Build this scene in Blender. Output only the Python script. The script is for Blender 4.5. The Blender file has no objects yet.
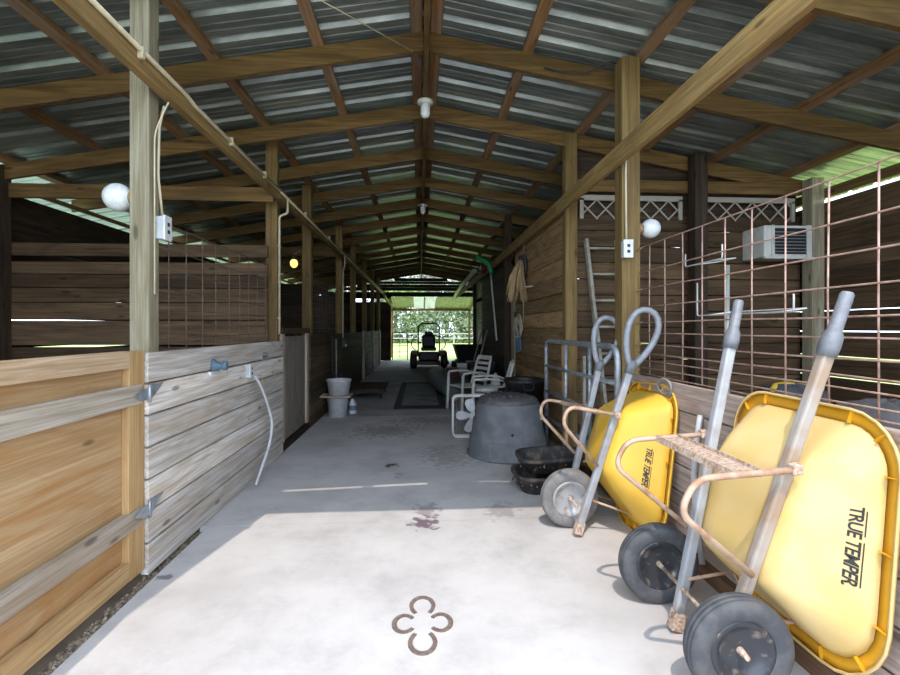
import bpy, bmesh, math, random
from mathutils import Vector as Vec, Matrix
from mathutils.bvhtree import BVHTree
R = random.Random(7)
SC = bpy.context.scene
COL = SC.collection

# ---------------------------------------------------------------- camera, sky, sun, exposure
cam_d = bpy.data.cameras.new('camera'); cam = bpy.data.objects.new('camera', cam_d); COL.objects.link(cam)
cam.location = (0, 0, 1.4)
cam.rotation_euler = (math.radians(90), 0, -math.atan2(30, 475))
cam_d.sensor_width = 36.0; cam_d.lens = 19.0; cam_d.shift_y = -9.5 / 900
cam_d.clip_start = 0.05; cam_d.clip_end = 400
SC.camera = cam

w = bpy.data.worlds.new('sky'); SC.world = w; w.use_nodes = True
bgn = w.node_tree.nodes['Background']
bgn.inputs[0].default_value = (0.72, 0.83, 1.0, 1); bgn.inputs[1].default_value = 2.55

sun_d = bpy.data.lights.new('sun', 'SUN'); sun = bpy.data.objects.new('sun', sun_d); COL.objects.link(sun)
sun_d.energy = 1.75; sun_d.angle = 0.009; sun_d.color = (1.0, 0.89, 0.78)
EL = math.radians(60); AZ = (0.16, 0.987)
SD = Vec((AZ[0]*math.cos(EL), AZ[1]*math.cos(EL), -math.sin(EL)))
sun.rotation_euler = SD.to_track_quat('-Z', 'Y').to_euler()
sun.location = (-1, -6, 9)

vs = SC.view_settings
vs.view_transform = 'Standard'; vs.look = 'None'; vs.gamma = 1; vs.use_curve_mapping = False
vs.exposure = 0.83
SC.cycles.diffuse_bounces = 6

# ---------------------------------------------------------------- materials
def nodes(name):
    m = bpy.data.materials.new(name); m.use_nodes = True
    nt = m.node_tree
    return m, nt, nt.nodes['Principled BSDF']

def N(nt, t, **kw):
    n = nt.nodes.new(t)
    for k, v in kw.items(): setattr(n, k, v)
    return n

def ramp(nt, stops):
    r = N(nt, 'ShaderNodeValToRGB'); e = r.color_ramp.elements
    while len(e) < len(stops): e.new(0.5)
    for i, (p, c) in enumerate(stops):
        e[i].position = p; e[i].color = (*c, 1)
    return r

_wood = {}
def wood(name, dark, light, axis, rough=0.75, stain=None, stain_amt=0.35, vary=0.35, knots=True):
    """Sawn timber with its grain along one axis; a board-by-board random comes from the face attribute rnd."""
    key = (name, axis)
    if key in _wood: return _wood[key]
    m, nt, b = nodes(name + '_' + 'xyz'[axis]); L = nt.links
    tc = N(nt, 'ShaderNodeTexCoord'); at = N(nt, 'ShaderNodeAttribute', attribute_name='rnd')
    off = N(nt, 'ShaderNodeVectorMath', operation='SCALE'); off.inputs[0].default_value = (17.3, 41.7, 29.1)
    L.new(at.outputs['Fac'], off.inputs['Scale'])
    ad = N(nt, 'ShaderNodeVectorMath', operation='ADD'); L.new(tc.outputs['Object'], ad.inputs[0]); L.new(off.outputs[0], ad.inputs[1])
    def mapped(along, across):
        mp = N(nt, 'ShaderNodeMapping'); s = [across]*3; s[axis] = along
        mp.inputs['Scale'].default_value = s; L.new(ad.outputs[0], mp.inputs['Vector']); return mp
    g = N(nt, 'ShaderNodeTexNoise'); g.inputs['Scale'].default_value = 1; g.inputs['Detail'].default_value = 8; g.inputs['Roughness'].default_value = 0.65
    g.inputs['Distortion'].default_value = 0.8
    L.new(mapped(1.1, 30).outputs[0], g.inputs['Vector'])
    r = ramp(nt, [(0.39, dark), (0.61, light)])
    g2 = N(nt, 'ShaderNodeTexNoise'); g2.inputs['Scale'].default_value = 1; g2.inputs['Detail'].default_value = 5; g2.inputs['Distortion'].default_value = 0.3
    L.new(mapped(2.5, 95).outputs[0], g2.inputs['Vector'])
    gm = N(nt, 'ShaderNodeMixRGB'); gm.inputs[0].default_value = 0.42; L.new(g.outputs['Fac'], gm.inputs[1]); L.new(g2.outputs['Fac'], gm.inputs[2])
    L.new(gm.outputs[0], r.inputs[0])
    wv = N(nt, 'ShaderNodeTexNoise'); wv.inputs['Scale'].default_value = 1; wv.inputs['Detail'].default_value = 3; wv.inputs['Distortion'].default_value = 2.5
    L.new(mapped(0.9, 5).outputs[0], wv.inputs['Vector'])
    out = r.outputs[0]
    mx = N(nt, 'ShaderNodeMixRGB', blend_type='MIX'); st = stain or tuple(c*0.6 for c in dark)
    rs = ramp(nt, [(0.45, (0, 0, 0)), (0.75, (stain_amt*2,)*3)]); L.new(wv.outputs['Fac'], rs.inputs[0])
    L.new(rs.outputs[0], mx.inputs[0]); L.new(out, mx.inputs[1]); mx.inputs[2].default_value = (*st, 1); out = mx.outputs[0]
    if knots:
        vo = N(nt, 'ShaderNodeTexVoronoi'); vo.inputs['Scale'].default_value = 1
        L.new(mapped(2.2, 7).outputs[0], vo.inputs['Vector'])
        rk = ramp(nt, [(0.07, (0.75,)*3), (0.13, (0, 0, 0))]); L.new(vo.outputs['Distance'], rk.inputs[0])
        mk = N(nt, 'ShaderNodeMixRGB'); L.new(rk.outputs[0], mk.inputs[0]); L.new(out, mk.inputs[1])
        mk.inputs[2].default_value = (*[c*0.35 for c in dark], 1); out = mk.outputs[0]
    hs = N(nt, 'ShaderNodeHueSaturation'); mr = N(nt, 'ShaderNodeMapRange')
    mr.inputs['To Min'].default_value = 1-vary; mr.inputs['To Max'].default_value = 1+vary
    L.new(at.outputs['Fac'], mr.inputs['Value']); L.new(mr.outputs[0], hs.inputs['Value']); L.new(out, hs.inputs['Color'])
    L.new(hs.outputs[0], b.inputs['Base Color'])
    bp = N(nt, 'ShaderNodeBump'); bp.inputs['Strength'].default_value = 0.35; bp.inputs['Distance'].default_value = 0.004
    L.new(g.outputs['Fac'], bp.inputs['Height']); L.new(bp.outputs[0], b.inputs['Normal'])
    b.inputs['Roughness'].default_value = rough
    b.inputs['Specular IOR Level'].default_value = 0.25
    _wood[key] = m; return m

_plain = {}
def plain(name, col, rough=0.5, metal=0.0, col2=None, scale=12, lo=0.42, hi=0.62, bump=0.0, detail=6, spec=0.5):
    if name in _plain: return _plain[name]
    m, nt, b = nodes(name); L = nt.links
    b.inputs['Roughness'].default_value = rough; b.inputs['Metallic'].default_value = metal
    b.inputs['Specular IOR Level'].default_value = spec
    tc = N(nt, 'ShaderNodeTexCoord'); n = N(nt, 'ShaderNodeTexNoise')
    n.inputs['Scale'].default_value = scale; n.inputs['Detail'].default_value = detail
    L.new(tc.outputs['Object'], n.inputs['Vector'])
    c2 = col2 or tuple(c*0.85 for c in col)
    r = ramp(nt, [(lo, col), (hi, c2)]); L.new(n.outputs['Fac'], r.inputs[0]); L.new(r.outputs[0], b.inputs['Base Color'])
    if bump:
        bp = N(nt, 'ShaderNodeBump'); bp.inputs['Strength'].default_value = bump; bp.inputs['Distance'].default_value = 0.01
        L.new(n.outputs['Fac'], bp.inputs['Height']); L.new(bp.outputs[0], b.inputs['Normal'])
    _plain[name] = m; return m

# timber kinds
def W_post(a): return wood('post_timber', (0.155, 0.095, 0.033), (0.31, 0.21, 0.08), a, stain=(0.13, 0.09, 0.045))
def W_graypost(a): return wood('weathered_post_timber', (0.20, 0.17, 0.105), (0.38, 0.345, 0.255), a, stain=(0.18, 0.145, 0.08))
def W_beam(a): return wood('beam_timber', (0.19, 0.115, 0.04), (0.36, 0.24, 0.095), a, stain=(0.15, 0.10, 0.045))
def W_rafter(a): return wood('rafter_timber', (0.105, 0.06, 0.021), (0.215, 0.132, 0.047), a, vary=0.25)
def W_purlin(a): return wood('purlin_timber', (0.16, 0.082, 0.033), (0.33, 0.185, 0.082), a, stain=(0.27, 0.24, 0.21), vary=0.25)
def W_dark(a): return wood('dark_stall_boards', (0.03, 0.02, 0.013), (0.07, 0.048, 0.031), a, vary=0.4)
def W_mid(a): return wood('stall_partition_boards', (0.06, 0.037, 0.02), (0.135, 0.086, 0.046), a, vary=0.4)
def W_tack(a): return wood('tack_room_boards', (0.22, 0.13, 0.06), (0.45, 0.29, 0.14), a, vary=0.3)
def W_front(a): return wood('weathered_front_boards', (0.43, 0.39, 0.34), (0.82, 0.78, 0.73), a, stain=(0.46, 0.34, 0.21), stain_amt=0.34, vary=0.2)
def W_right(a): return wood('weathered_right_boards', (0.26, 0.20, 0.165), (0.50, 0.42, 0.37), a, stain=(0.20, 0.125, 0.095), stain_amt=0.35, vary=0.2)
def W_frame(a): return wood('door_frame_pine', (0.38, 0.225, 0.09), (0.60, 0.41, 0.20), a, stain=(0.33, 0.20, 0.10), vary=0.12)
def W_topr(a): return wood('door_top_rail', (0.33, 0.22, 0.125), (0.54, 0.41, 0.27), a, stain=(0.36, 0.21, 0.10), vary=0.12)
def W_rail(a): return wood('door_rail_weathered', (0.29, 0.24, 0.18), (0.52, 0.46, 0.38), a, stain=(0.28, 0.19, 0.11), vary=0.12)
PLY = wood('door_plywood', (0.39, 0.235, 0.105), (0.55, 0.375, 0.20), 1, stain=(0.38, 0.17, 0.045), stain_amt=0.42, vary=0.08)
PLYG = wood('grey_plywood', (0.22, 0.19, 0.16), (0.32, 0.28, 0.24), 2, vary=0.1)

GALV = plain('galvanised_steel', (0.42, 0.46, 0.50), 0.42, 0.55, (0.30, 0.33, 0.36), 20)
WIREL = plain('dull_panel_wire', (0.10, 0.075, 0.06), 0.7, 0.1, (0.16, 0.11, 0.085), 30)
WIRER = plain('rusty_pink_panel_wire', (0.44, 0.30, 0.25), 0.6, 0.15, (0.32, 0.19, 0.14), 25)
RUST = plain('rusty_steel', (0.52, 0.42, 0.34), 0.75, 0.1, (0.30, 0.16, 0.09), 70, 0.42, 0.66, bump=0.3)
TAN = plain('tan_painted_steel', (0.50, 0.36, 0.26), 0.65, 0.1, (0.34, 0.19, 0.12), 18, 0.44, 0.68)
BARM = plain('grey_painted_handle', (0.36, 0.38, 0.41), 0.5, 0.1, (0.31, 0.30, 0.30), 9)
BART = plain('faded_tan_handle', (0.38, 0.345, 0.31), 0.6, 0.1, (0.34, 0.25, 0.18), 7)
GRIP = plain('grey_grip_plastic', (0.17, 0.18, 0.20), 0.45, 0, (0.13, 0.135, 0.15), 30)
YEL = plain('yellow_poly', (0.74, 0.46, 0.055), 0.42, 0, (0.70, 0.42, 0.045), 5, spec=0.5)
YELF = plain('faded_yellow_poly', (0.70, 0.515, 0.23), 0.45, 0, (0.67, 0.475, 0.17), 5, spec=0.5)
RIMSH = plain('shadow_orange_rim', (0.68, 0.34, 0.015), 0.4, 0, (0.62, 0.30, 0.015), 5)  # yellow rim in shadow with light coming through, painted in as orange
TIRE = plain('black_rubber_tyre', (0.055, 0.06, 0.068), 0.75, 0, (0.085, 0.088, 0.092), 18)
TIREG = plain('dusty_grey_tyre', (0.15, 0.145, 0.145), 0.8, 0, (0.21, 0.20, 0.19), 18)
RIMM = plain('dark_wheel_rim', (0.05, 0.055, 0.065), 0.3, 0.4, (0.30, 0.25, 0.19), 26, 0.56, 0.74)
RIMG = plain('grey_wheel_rim', (0.38, 0.39, 0.40), 0.45, 0.3, (0.24, 0.18, 0.13), 16, 0.5, 0.7)
BLACK = plain('black_plastic', (0.014, 0.014, 0.016), 0.5, 0, (0.022, 0.022, 0.024), 20)
DARKM = plain('dark_metal', (0.03, 0.032, 0.035), 0.5, 0.3)
WHITE = plain('white_plastic', (0.66, 0.68, 0.70), 0.4, 0, (0.58, 0.59, 0.60), 14)
CREAM = plain('cream_plastic', (0.66, 0.66, 0.62), 0.45, 0, (0.56, 0.56, 0.52), 10)
CONDUIT = plain('cream_conduit', (0.62, 0.55, 0.38), 0.45)
BOXW = plain('pale_outlet_box', (0.50, 0.54, 0.56), 0.45)
GLOBE = plain('frosted_globe', (0.72, 0.75, 0.76), 0.25, 0, (0.62, 0.66, 0.66), 40)
COMP = plain('grey_green_composter', (0.12, 0.13, 0.14), 0.6, 0, (0.18, 0.19, 0.20), 7, 0.4, 0.65, bump=0.05)
COMPD = plain('dark_composter_lid', (0.075, 0.075, 0.08), 0.6, 0, (0.12, 0.11, 0.11), 16)
RUBB = plain('muddy_black_rubber', (0.035, 0.034, 0.036), 0.7, 0, (0.16, 0.12, 0.085), 14, 0.48, 0.7)
REDM = plain('red_mower_paint', (0.16, 0.012, 0.010), 0.35)
BLUE = plain('blue_grey_plastic', (0.10, 0.17, 0.24), 0.45)
GREEN = plain('green_plastic', (0.02, 0.30, 0.11), 0.45)
LBLUE = plain('light_blue_rope', (0.11, 0.22, 0.34), 0.8)
ROPEW = plain('pale_rope', (0.55, 0.52, 0.42), 0.9)
STRAW = plain('dry_straw', (0.52, 0.38, 0.20), 0.85, 0, (0.38, 0.26, 0.13), 40)
TARP = plain('grey_tarp', (0.12, 0.14, 0.14), 0.6, 0, (0.17, 0.19, 0.18), 6, bump=0.2)
BLANK = plain('charcoal_blanket', (0.035, 0.037, 0.045), 0.85, 0, (0.06, 0.062, 0.07), 8, bump=0.3)
FENC = plain('pale_fence_wood', (0.34, 0.34, 0.30))
LATT = plain('white_lattice', (0.36, 0.335, 0.28), 0.7, 0, (0.42, 0.38, 0.32), 9)
DIRT = plain('stall_dirt', (0.15, 0.11, 0.075), 0.95, 0, (0.09, 0.065, 0.045), 3, bump=0.6)
GRAVEL = plain('mulch_gravel', (0.36, 0.29, 0.21), 0.95, 0, (0.14, 0.10, 0.07), 60, 0.35, 0.6, bump=1.0, detail=3)
GRASSM = plain('lawn_grass', (0.30, 0.42, 0.09), 0.9, 0, (0.42, 0.50, 0.16), 0.8, 0.35, 0.65)
YARD = plain('pale_yard_gravel', (0.60, 0.56, 0.50), 0.95, 0, (0.50, 0.46, 0.40), 2)
SHOE = plain('rusty_horseshoe', (0.16, 0.12, 0.11), 0.7, 0.3, (0.24, 0.18, 0.15), 40)
BARK = plain('grey_bark', (0.24, 0.21, 0.17), 0.9, 0, (0.13, 0.11, 0.09), 6)
LETTER = plain('black_lettering', (0.02, 0.02, 0.018), 0.5)
JOINT = plain('pvc_fitting', (0.55, 0.53, 0.45), 0.4)

def leaf_mat(name, c, c2):
    m = plain(name, c, 0.6, 0, c2, 0.9, 0.35, 0.65)
    return m

def metal_sheet():
    m, nt, b = nodes('galvanised_roof_sheet'); L = nt.links
    tc = N(nt, 'ShaderNodeTexCoord'); mp = N(nt, 'ShaderNodeMapping'); mp.inputs['Scale'].default_value = (0.7, 5, 1)
    L.new(tc.outputs['Object'], mp.inputs['Vector'])
    n = N(nt, 'ShaderNodeTexNoise'); n.inputs['Scale'].default_value = 1.6; n.inputs['Detail'].default_value = 8; n.inputs['Roughness'].default_value = 0.7
    L.new(mp.outputs[0], n.inputs['Vector'])
    r = ramp(nt, [(0.34, (0.14, 0.165, 0.16)), (0.52, (0.27, 0.31, 0.295)), (0.68, (0.46, 0.50, 0.46))])
    L.new(n.outputs['Fac'], r.inputs[0]); L.new(r.outputs[0], b.inputs['Base Color'])
    b.inputs['Metallic'].default_value = 0.55; b.inputs['Roughness'].default_value = 0.36
    return m
SHEET = metal_sheet()

def concrete():
    m, nt, b = nodes('concrete_slab'); L = nt.links
    tc = N(nt, 'ShaderNodeTexCoord')
    n = N(nt, 'ShaderNodeTexNoise'); n.inputs['Scale'].default_value = 2.2; n.inputs['Detail'].default_value = 10; n.inputs['Roughness'].default_value = 0.72
    L.new(tc.outputs['Object'], n.inputs['Vector'])
    r = ramp(nt, [(0.30, (0.39, 0.375, 0.37)), (0.50, (0.50, 0.485, 0.48)), (0.7, (0.56, 0.545, 0.535))]); L.new(n.outputs['Fac'], r.inputs[0])
    out = r.outputs[0]
    # older, dirtier slab further in
    sp = N(nt, 'ShaderNodeSeparateXYZ'); L.new(tc.outputs['Object'], sp.inputs[0])
    n2 = N(nt, 'ShaderNodeTexNoise'); n2.inputs['Scale'].default_value = 1.4; n2.inputs['Detail'].default_value = 6
    L.new(tc.outputs['Object'], n2.inputs['Vector'])
    def mix(fac, colour):
        nonlocal out
        mx = N(nt, 'ShaderNodeMixRGB'); L.new(fac, mx.inputs[0]); L.new(out, mx.inputs[1]); mx.inputs[2].default_value = (*colour, 1); out = mx.outputs[0]
    r2 = ramp(nt, [(0.5, (0, 0, 0)), (0.72, (0.55,)*3)]); L.new(n2.outputs['Fac'], r2.inputs[0])
    mix(r2.outputs[0], (0.34, 0.32, 0.31))
    n3 = N(nt, 'ShaderNodeTexNoise'); n3.inputs['Scale'].default_value = 14; n3.inputs['Detail'].default_value = 6
    L.new(tc.outputs['Object'], n3.inputs['Vector'])
    # spill stains, and one notch of cast shadow painted in at the sunlit edge
    for (sx, sy, rx, ry, c, amt) in ((0.03, 3.42, .13, .14, (0.13, 0.08, 0.11), .9), (0.06, 3.65, .12, .2, (0.20, 0.16, 0.18), .6), (-0.29, 4.87, .08, .09, (0.06, 0.05, 0.05), .9),
                                (-0.20, 4.55, .05, .12, (0.22, 0.19, 0.20), .5), (0.62, 3.62, .15, .2, (0.22, 0.19, 0.20), .55), (-1.43, 2.76, .07, .05, (0.14, 0.11, 0.12), .8),
                                (0.3, 5.2, .35, .5, (0.22, 0.18, 0.18), .45), (-.5, 6.5, .6, .5, (0.20, 0.15, 0.13), .5), (.1, 7.2, .7, .4, (.17, .13, .12), .5)):
        vsn = N(nt, 'ShaderNodeVectorMath', operation='SUBTRACT'); L.new(tc.outputs['Object'], vsn.inputs[0]); vsn.inputs[1].default_value = (sx, sy, 0)
        dv = N(nt, 'ShaderNodeVectorMath', operation='DIVIDE'); L.new(vsn.outputs[0], dv.inputs[0]); dv.inputs[1].default_value = (rx, ry, 1)
        ln = N(nt, 'ShaderNodeVectorMath', operation='LENGTH'); L.new(dv.outputs[0], ln.inputs[0])
        ma = N(nt, 'ShaderNodeMath', operation='MULTIPLY_ADD'); L.new(n3.outputs['Fac'], ma.inputs[0]); ma.inputs[1].default_value = 3.2; ma.inputs[2].default_value = -1.6
        sm = N(nt, 'ShaderNodeMath', operation='ADD'); L.new(ln.outputs['Value'], sm.inputs[0]); L.new(ma.outputs[0], sm.inputs[1])
        rr = ramp(nt, [(0.45, (amt,)*3), (0.85, (0, 0, 0))]); L.new(sm.outputs[0], rr.inputs[0]); mix(rr.outputs[0], c)
    L.new(out, b.inputs['Base Color'])
    b.inputs['Roughness'].default_value = 0.85; b.inputs['Specular IOR Level'].default_value = 0.3
    bp = N(nt, 'ShaderNodeBump'); bp.inputs['Strength'].default_value = 0.15; bp.inputs['Distance'].default_value = 0.004
    L.new(n3.outputs['Fac'], bp.inputs['Height']); L.new(bp.outputs[0], b.inputs['Normal'])
    return m
CONC = concrete()
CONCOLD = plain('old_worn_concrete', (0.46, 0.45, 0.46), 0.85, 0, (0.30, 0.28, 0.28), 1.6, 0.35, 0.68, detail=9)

def emis(name, c, s):
    m, nt, b = nodes(name); b.inputs['Base Color'].default_value = (*c, 1)
    b.inputs['Emission Color'].default_value = (*c, 1); b.inputs['Emission Strength'].default_value = s; return m
LAMP = emis('lit_amber_bulb', (1.0, 0.62, 0.15), 1.2)

def clear_panel():
    m, nt, b = nodes('milky_roof_panel'); b.inputs['Base Color'].default_value = (0.85, 0.88, 0.85, 1)
    b.inputs['Transmission Weight'].default_value = 0.85; b.inputs['Roughness'].default_value = 0.5; b.inputs['IOR'].default_value = 1.1
    return m
MILK = clear_panel()

# ---------------------------------------------------------------- mesh building
class MB:
    def __init__(s): s.v = []; s.f = []; s.r = []; s.sm = []
    def add(s, vs, fs, rnd=None, smooth=False):
        o = len(s.v); s.v += [Vec(a) for a in vs]
        rr = R.random() if rnd is None else rnd
        for f in fs: s.f.append(tuple(i + o for i in f)); s.r.append(rr); s.sm.append(smooth)
        return s
    def box(s, a, b, rnd=None):
        x0, y0, z0 = (min(a[i], b[i]) for i in range(3)); x1, y1, z1 = (max(a[i], b[i]) for i in range(3))
        return s.add([(x0, y0, z0), (x1, y0, z0), (x1, y1, z0), (x0, y1, z0), (x0, y0, z1), (x1, y0, z1), (x1, y1, z1), (x0, y1, z1)],
                     [(0, 3, 2, 1), (4, 5, 6, 7), (0, 1, 5, 4), (1, 2, 6, 5), (2, 3, 7, 6), (3, 0, 4, 7)], rnd)
    def beam(s, p, q, wd, ht, up=(0, 0, 1), rnd=None):
        p = Vec(p); q = Vec(q); d = (q - p).normalized(); u = Vec(up)
        side = d.cross(u)
        side = side.normalized() if side.length > 1e-6 else Vec((1, 0, 0)); u = side.cross(d).normalized()
        a = side * wd / 2; b = u * ht / 2
        return s.add([p-a-b, p+a-b, p+a+b, p-a+b, q-a-b, q+a-b, q+a+b, q-a+b],
                     [(0, 3, 2, 1), (4, 5, 6, 7), (0, 1, 5, 4), (1, 2, 6, 5), (2, 3, 7, 6), (3, 0, 4, 7)], rnd)
    def tube(s, pts, r, n=8, closed=False, smooth=True, cap=True, flat=1.0, upv=None):
        pts = [Vec(p) for p in pts]; m = len(pts); rings = []
        rs = r if isinstance(r, (list, tuple)) else [r] * m
        up = None
        for i in range(m):
            if closed: d = pts[(i+1) % m] - pts[i-1]
            else: d = pts[min(i+1, m-1)] - pts[max(i-1, 0)]
            d = d.normalized()
            if up is None:
                t = Vec(upv) if upv else (Vec((0, 0, 1)) if abs(d.z) < 0.9 else Vec((0, 1, 0)))
                up = (t - d * t.dot(d)).normalized()
            else: up = (up - d * up.dot(d)).normalized()
            sd = d.cross(up)
            rings.append([pts[i] + (sd * math.cos(a) + up * math.sin(a) * flat) * rs[i] for a in [2*math.pi*(k+.5)/n for k in range(n)]])
        return s.loft(rings, closed, smooth, cap)
    def loft(s, rings, closed=False, smooth=True, cap=True):
        n = len(rings[0]); m = len(rings); vs = [p for r in rings for p in r]; fs = []
        for i in range(m if closed else m - 1):
            a = i * n; b = ((i+1) % m) * n
            for k in range(n):
                fs.append((a+k, a+(k+1) % n, b+(k+1) % n, b+k))
        if cap and not closed:
            s.add(vs, fs, None, smooth); o = len(s.v) - len(vs)
            s.f.append(tuple(o + k for k in reversed(range(n)))); s.r.append(s.r[-1]); s.sm.append(False)
            s.f.append(tuple(o + (m-1)*n + k for k in range(n))); s.r.append(s.r[-1]); s.sm.append(False)
            return s
        return s.add(vs, fs, None, smooth)
    def lathe(s, prof, c, axis=(0, 0, 1), n=24, smooth=True, cap=False):
        ax = Vec(axis).normalized(); t = Vec((1, 0, 0)) if abs(ax.x) < .9 else Vec((0, 0, 1))
        e1 = (t - ax*t.dot(ax)).normalized(); e2 = ax.cross(e1); c = Vec(c)
        rings = [[c + ax*z + (e1*math.cos(2*math.pi*k/n) + e2*math.sin(2*math.pi*k/n))*r for k in range(n)] for r, z in prof]
        return s.loft(rings, False, smooth, cap)
    def ball(s, c, rad, n=14, m=9, sc=(1, 1, 1)):
        c = Vec(c); pr = []
        for i in range(m+1):
            a = -math.pi/2 + math.pi*i/m; pr.append((max(math.cos(a), 0.02), math.sin(a)))
        rings = [[c + Vec((r*math.cos(2*math.pi*k/n)*sc[0], r*math.sin(2*math.pi*k/n)*sc[1], z*sc[2]))*rad for k in range(n)] for r, z in pr]
        return s.loft(rings, False, True, True)
    def build(s, name, mat, parent=None, loc=None, bevel=0, solid=0, props=None):
        if loc is None: loc = Vec(parent['_L']) if parent is not None else Vec((0, 0, 0))
        loc = Vec(loc); me = bpy.data.meshes.new(name)
        me.from_pydata([tuple(p - loc) for p in s.v], [], s.f); me.update()
        me.polygons.foreach_set('use_smooth', s.sm)
        a = me.attributes.new('rnd', 'FLOAT', 'FACE'); a.data.foreach_set('value', s.r)
        bm = bmesh.new(); bm.from_mesh(me); bmesh.ops.recalc_face_normals(bm, faces=bm.faces); bm.to_mesh(me); bm.free()
        me.materials.append(mat); o = bpy.data.objects.new(name, me); COL.objects.link(o)
        if parent is not None:
            o.parent = parent; o['_L'] = tuple(loc)
        else:
            o.location = loc; o['_L'] = tuple(loc)
        if solid:
            md = o.modifiers.new('solid', 'SOLIDIFY'); md.thickness = solid; md.offset = 0
        if bevel:
            md = o.modifiers.new('bevel', 'BEVEL'); md.width = bevel; md.segments = 2; md.limit_method = 'ANGLE'; md.angle_limit = 0.7
        for k, v in (props or {}).items(): o[k] = v
        return o

def tag(o, label, cat, group=None, kind=None):
    o['label'] = label; o['category'] = cat
    if group: o['group'] = group
    if kind: o['kind'] = kind
    return o

def thing(name, label, cat, loc, group=None):
    o = bpy.data.objects.new(name, None); COL.objects.link(o); o.location = loc; o.empty_display_size = 0.05
    o['_L'] = tuple(loc); return tag(o, label, cat, group)

def struct(o, label, cat='wall'):
    return tag(o, label, cat, None, 'structure')

def smoothpath(pts, r=0.05, n=5, closed=False):
    """Polyline with its corners rounded."""
    pts = [Vec(p) for p in pts]; out = []; m = len(pts)
    for i in range(m):
        if not closed and i in (0, m-1): out.append(pts[i]); continue
        a = pts[i-1]; b = pts[i]; c = pts[(i+1) % m]
        d1 = (a-b); d2 = (c-b); k = min(r, d1.length*.49, d2.length*.49)
        p = b + d1.normalized()*k; q = b + d2.normalized()*k
        for j in range(n+1):
            t = j/n; out.append(p*(1-t)**2 + b*2*t*(1-t) + q*t*t)
    return out

def boards_x(mb, x0, x1, y0, y1, z0, z1, bh, gap=0.006, jitter=0.0):
    """Horizontal boards on a wall that runs along Y."""
    z = z0
    while z < z1 - 0.02:
        t = min(z + bh, z1); j = R.uniform(-jitter, jitter)
        mb.box((x0 + j, y0, z + gap/2), (x1 + j, y1, t - gap/2)); z += bh
def boards_y(mb, x0, x1, y0, y1, z0, z1, bh, gap=0.006, jitter=0.0):
    z = z0
    while z < z1 - 0.02:
        t = min(z + bh, z1); j = R.uniform(-jitter, jitter)
        mb.box((x0, y0 + j, z + gap/2), (x1, y1 + j, t - gap/2)); z += bh

# ---------------------------------------------------------------- setting: ground, floor, roof, walls
RX = 0.05                                    # ridge line
def rz(x): return 3.77 - 0.175*abs(x - RX)   # top of the rafters

struct(MB().box((-60, 20.9, -.3), (60, 75, -.04)).build('lawn', GRASSM), 'sunny green lawn beyond the open far end of the barn', 'lawn')
struct(MB().box((-60, -30, -.3), (-4.95, 20.9, -.06)).build('lawn', plain('pale_side_grass', (.33, .44, .30), .9, 0, (.42, .50, .40), 2)), 'grass strip outside the boarded side with the swung stall door', 'lawn')
struct(MB().box((5.0, -30, -.3), (60, 20.9, -.06)).build('lawn', GRASSM), 'grass strip outside the boarded side behind the wheelbarrows', 'lawn')
struct(MB().box((-4.95, -30, -.3), (5.0, -2.4, -.05)).build('ground', YARD), 'pale gravel yard in front of the barn', 'ground')
fl = MB()
fl.box((-1.49, -2.4, -.2), (1.68, 3.445, 0)); fl.box((-1.55, 3.455, -.2), (1.68, 7.6, 0))
fl = fl.build('floor', CONC); struct(fl, 'pale concrete aisle slab with the horseshoe flower set in it', 'floor')
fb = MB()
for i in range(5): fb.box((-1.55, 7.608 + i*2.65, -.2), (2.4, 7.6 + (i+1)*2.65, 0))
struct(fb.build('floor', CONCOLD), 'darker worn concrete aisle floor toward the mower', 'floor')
struct(MB().box((-4.95, -2.4, -.2), (-1.57, 20.85, -.03)).build('floor', DIRT), 'brown dirt floor of the stalls behind the plywood door', 'floor')
struct(MB().box((1.68, -2.4, -.2), (5.0, 7.5, -.03)).build('floor', DIRT), 'brown dirt floor behind the wire panel and wheelbarrows', 'floor')
struct(MB().box((2.4, 7.5, -.2), (5.0, 20.85, -.03)).build('floor', DIRT), 'dirt floor of the dark rooms past the pale door jamb', 'floor')
gv = MB().box((-1.57, -2.4, -.2), (-1.49, 3.45, -.035))
struct(gv.build('ground', GRAVEL), 'strip of mulch between plywood door and concrete slab', 'ground')

# loose mulch on the strip: nobody could count it
mc = MB()
for i in range(520):
    x = R.uniform(-1.57, -1.5); y = R.uniform(1.4, 3.35); z = -.034; r = R.uniform(.004, .013)
    mc.beam((x, y, z + r*.5), (x + R.uniform(-1.6, 1.6)*r, y + R.uniform(-2, 2)*r, z + r*R.uniform(.3, 1.4)), r*1.2, r)
tag(mc.build('mulch', GRAVEL), 'loose brown mulch chips along the foot of the plywood door', 'mulch', None, 'stuff')

def roof(side):
    """Ribbed sheets, ribs running down the slope, one side of the ridge."""
    mb = MB(); xe = 4.95 if side > 0 else -4.95; pitch = 0.3048; prof = []
    y = 2.16
    while y < 21.0:
        prof += [(y, 0), (y + .062, 0), (y + .070, .0045), (y + .084, .0045), (y + .092, 0), (y + .138, 0), (y + .146, .0045), (y + .160, .0045), (y + .168, 0), (y + .225, 0), (y + .243, .034), (y + .285, .034)]; y += pitch
    prof.append((y, 0)); xs = [RX + (xe - RX)*t for t in (0, .33, .66, 1)]
    n = len(prof); vs = []; fs = []
    for x in xs:
        for (py, dz) in prof: vs.append((x, py, rz(x) + .05 + dz))
    for i in range(len(xs) - 1):
        for k in range(n - 1): fs.append((i*n+k, i*n+k+1, (i+1)*n+k+1, (i+1)*n+k))
    mb.add(vs, fs, .5)
    return mb
ro = MB()
for s_ in (-1, 1):
    m_ = roof(s_); ro.add(m_.v, m_.f, .5)
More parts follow.
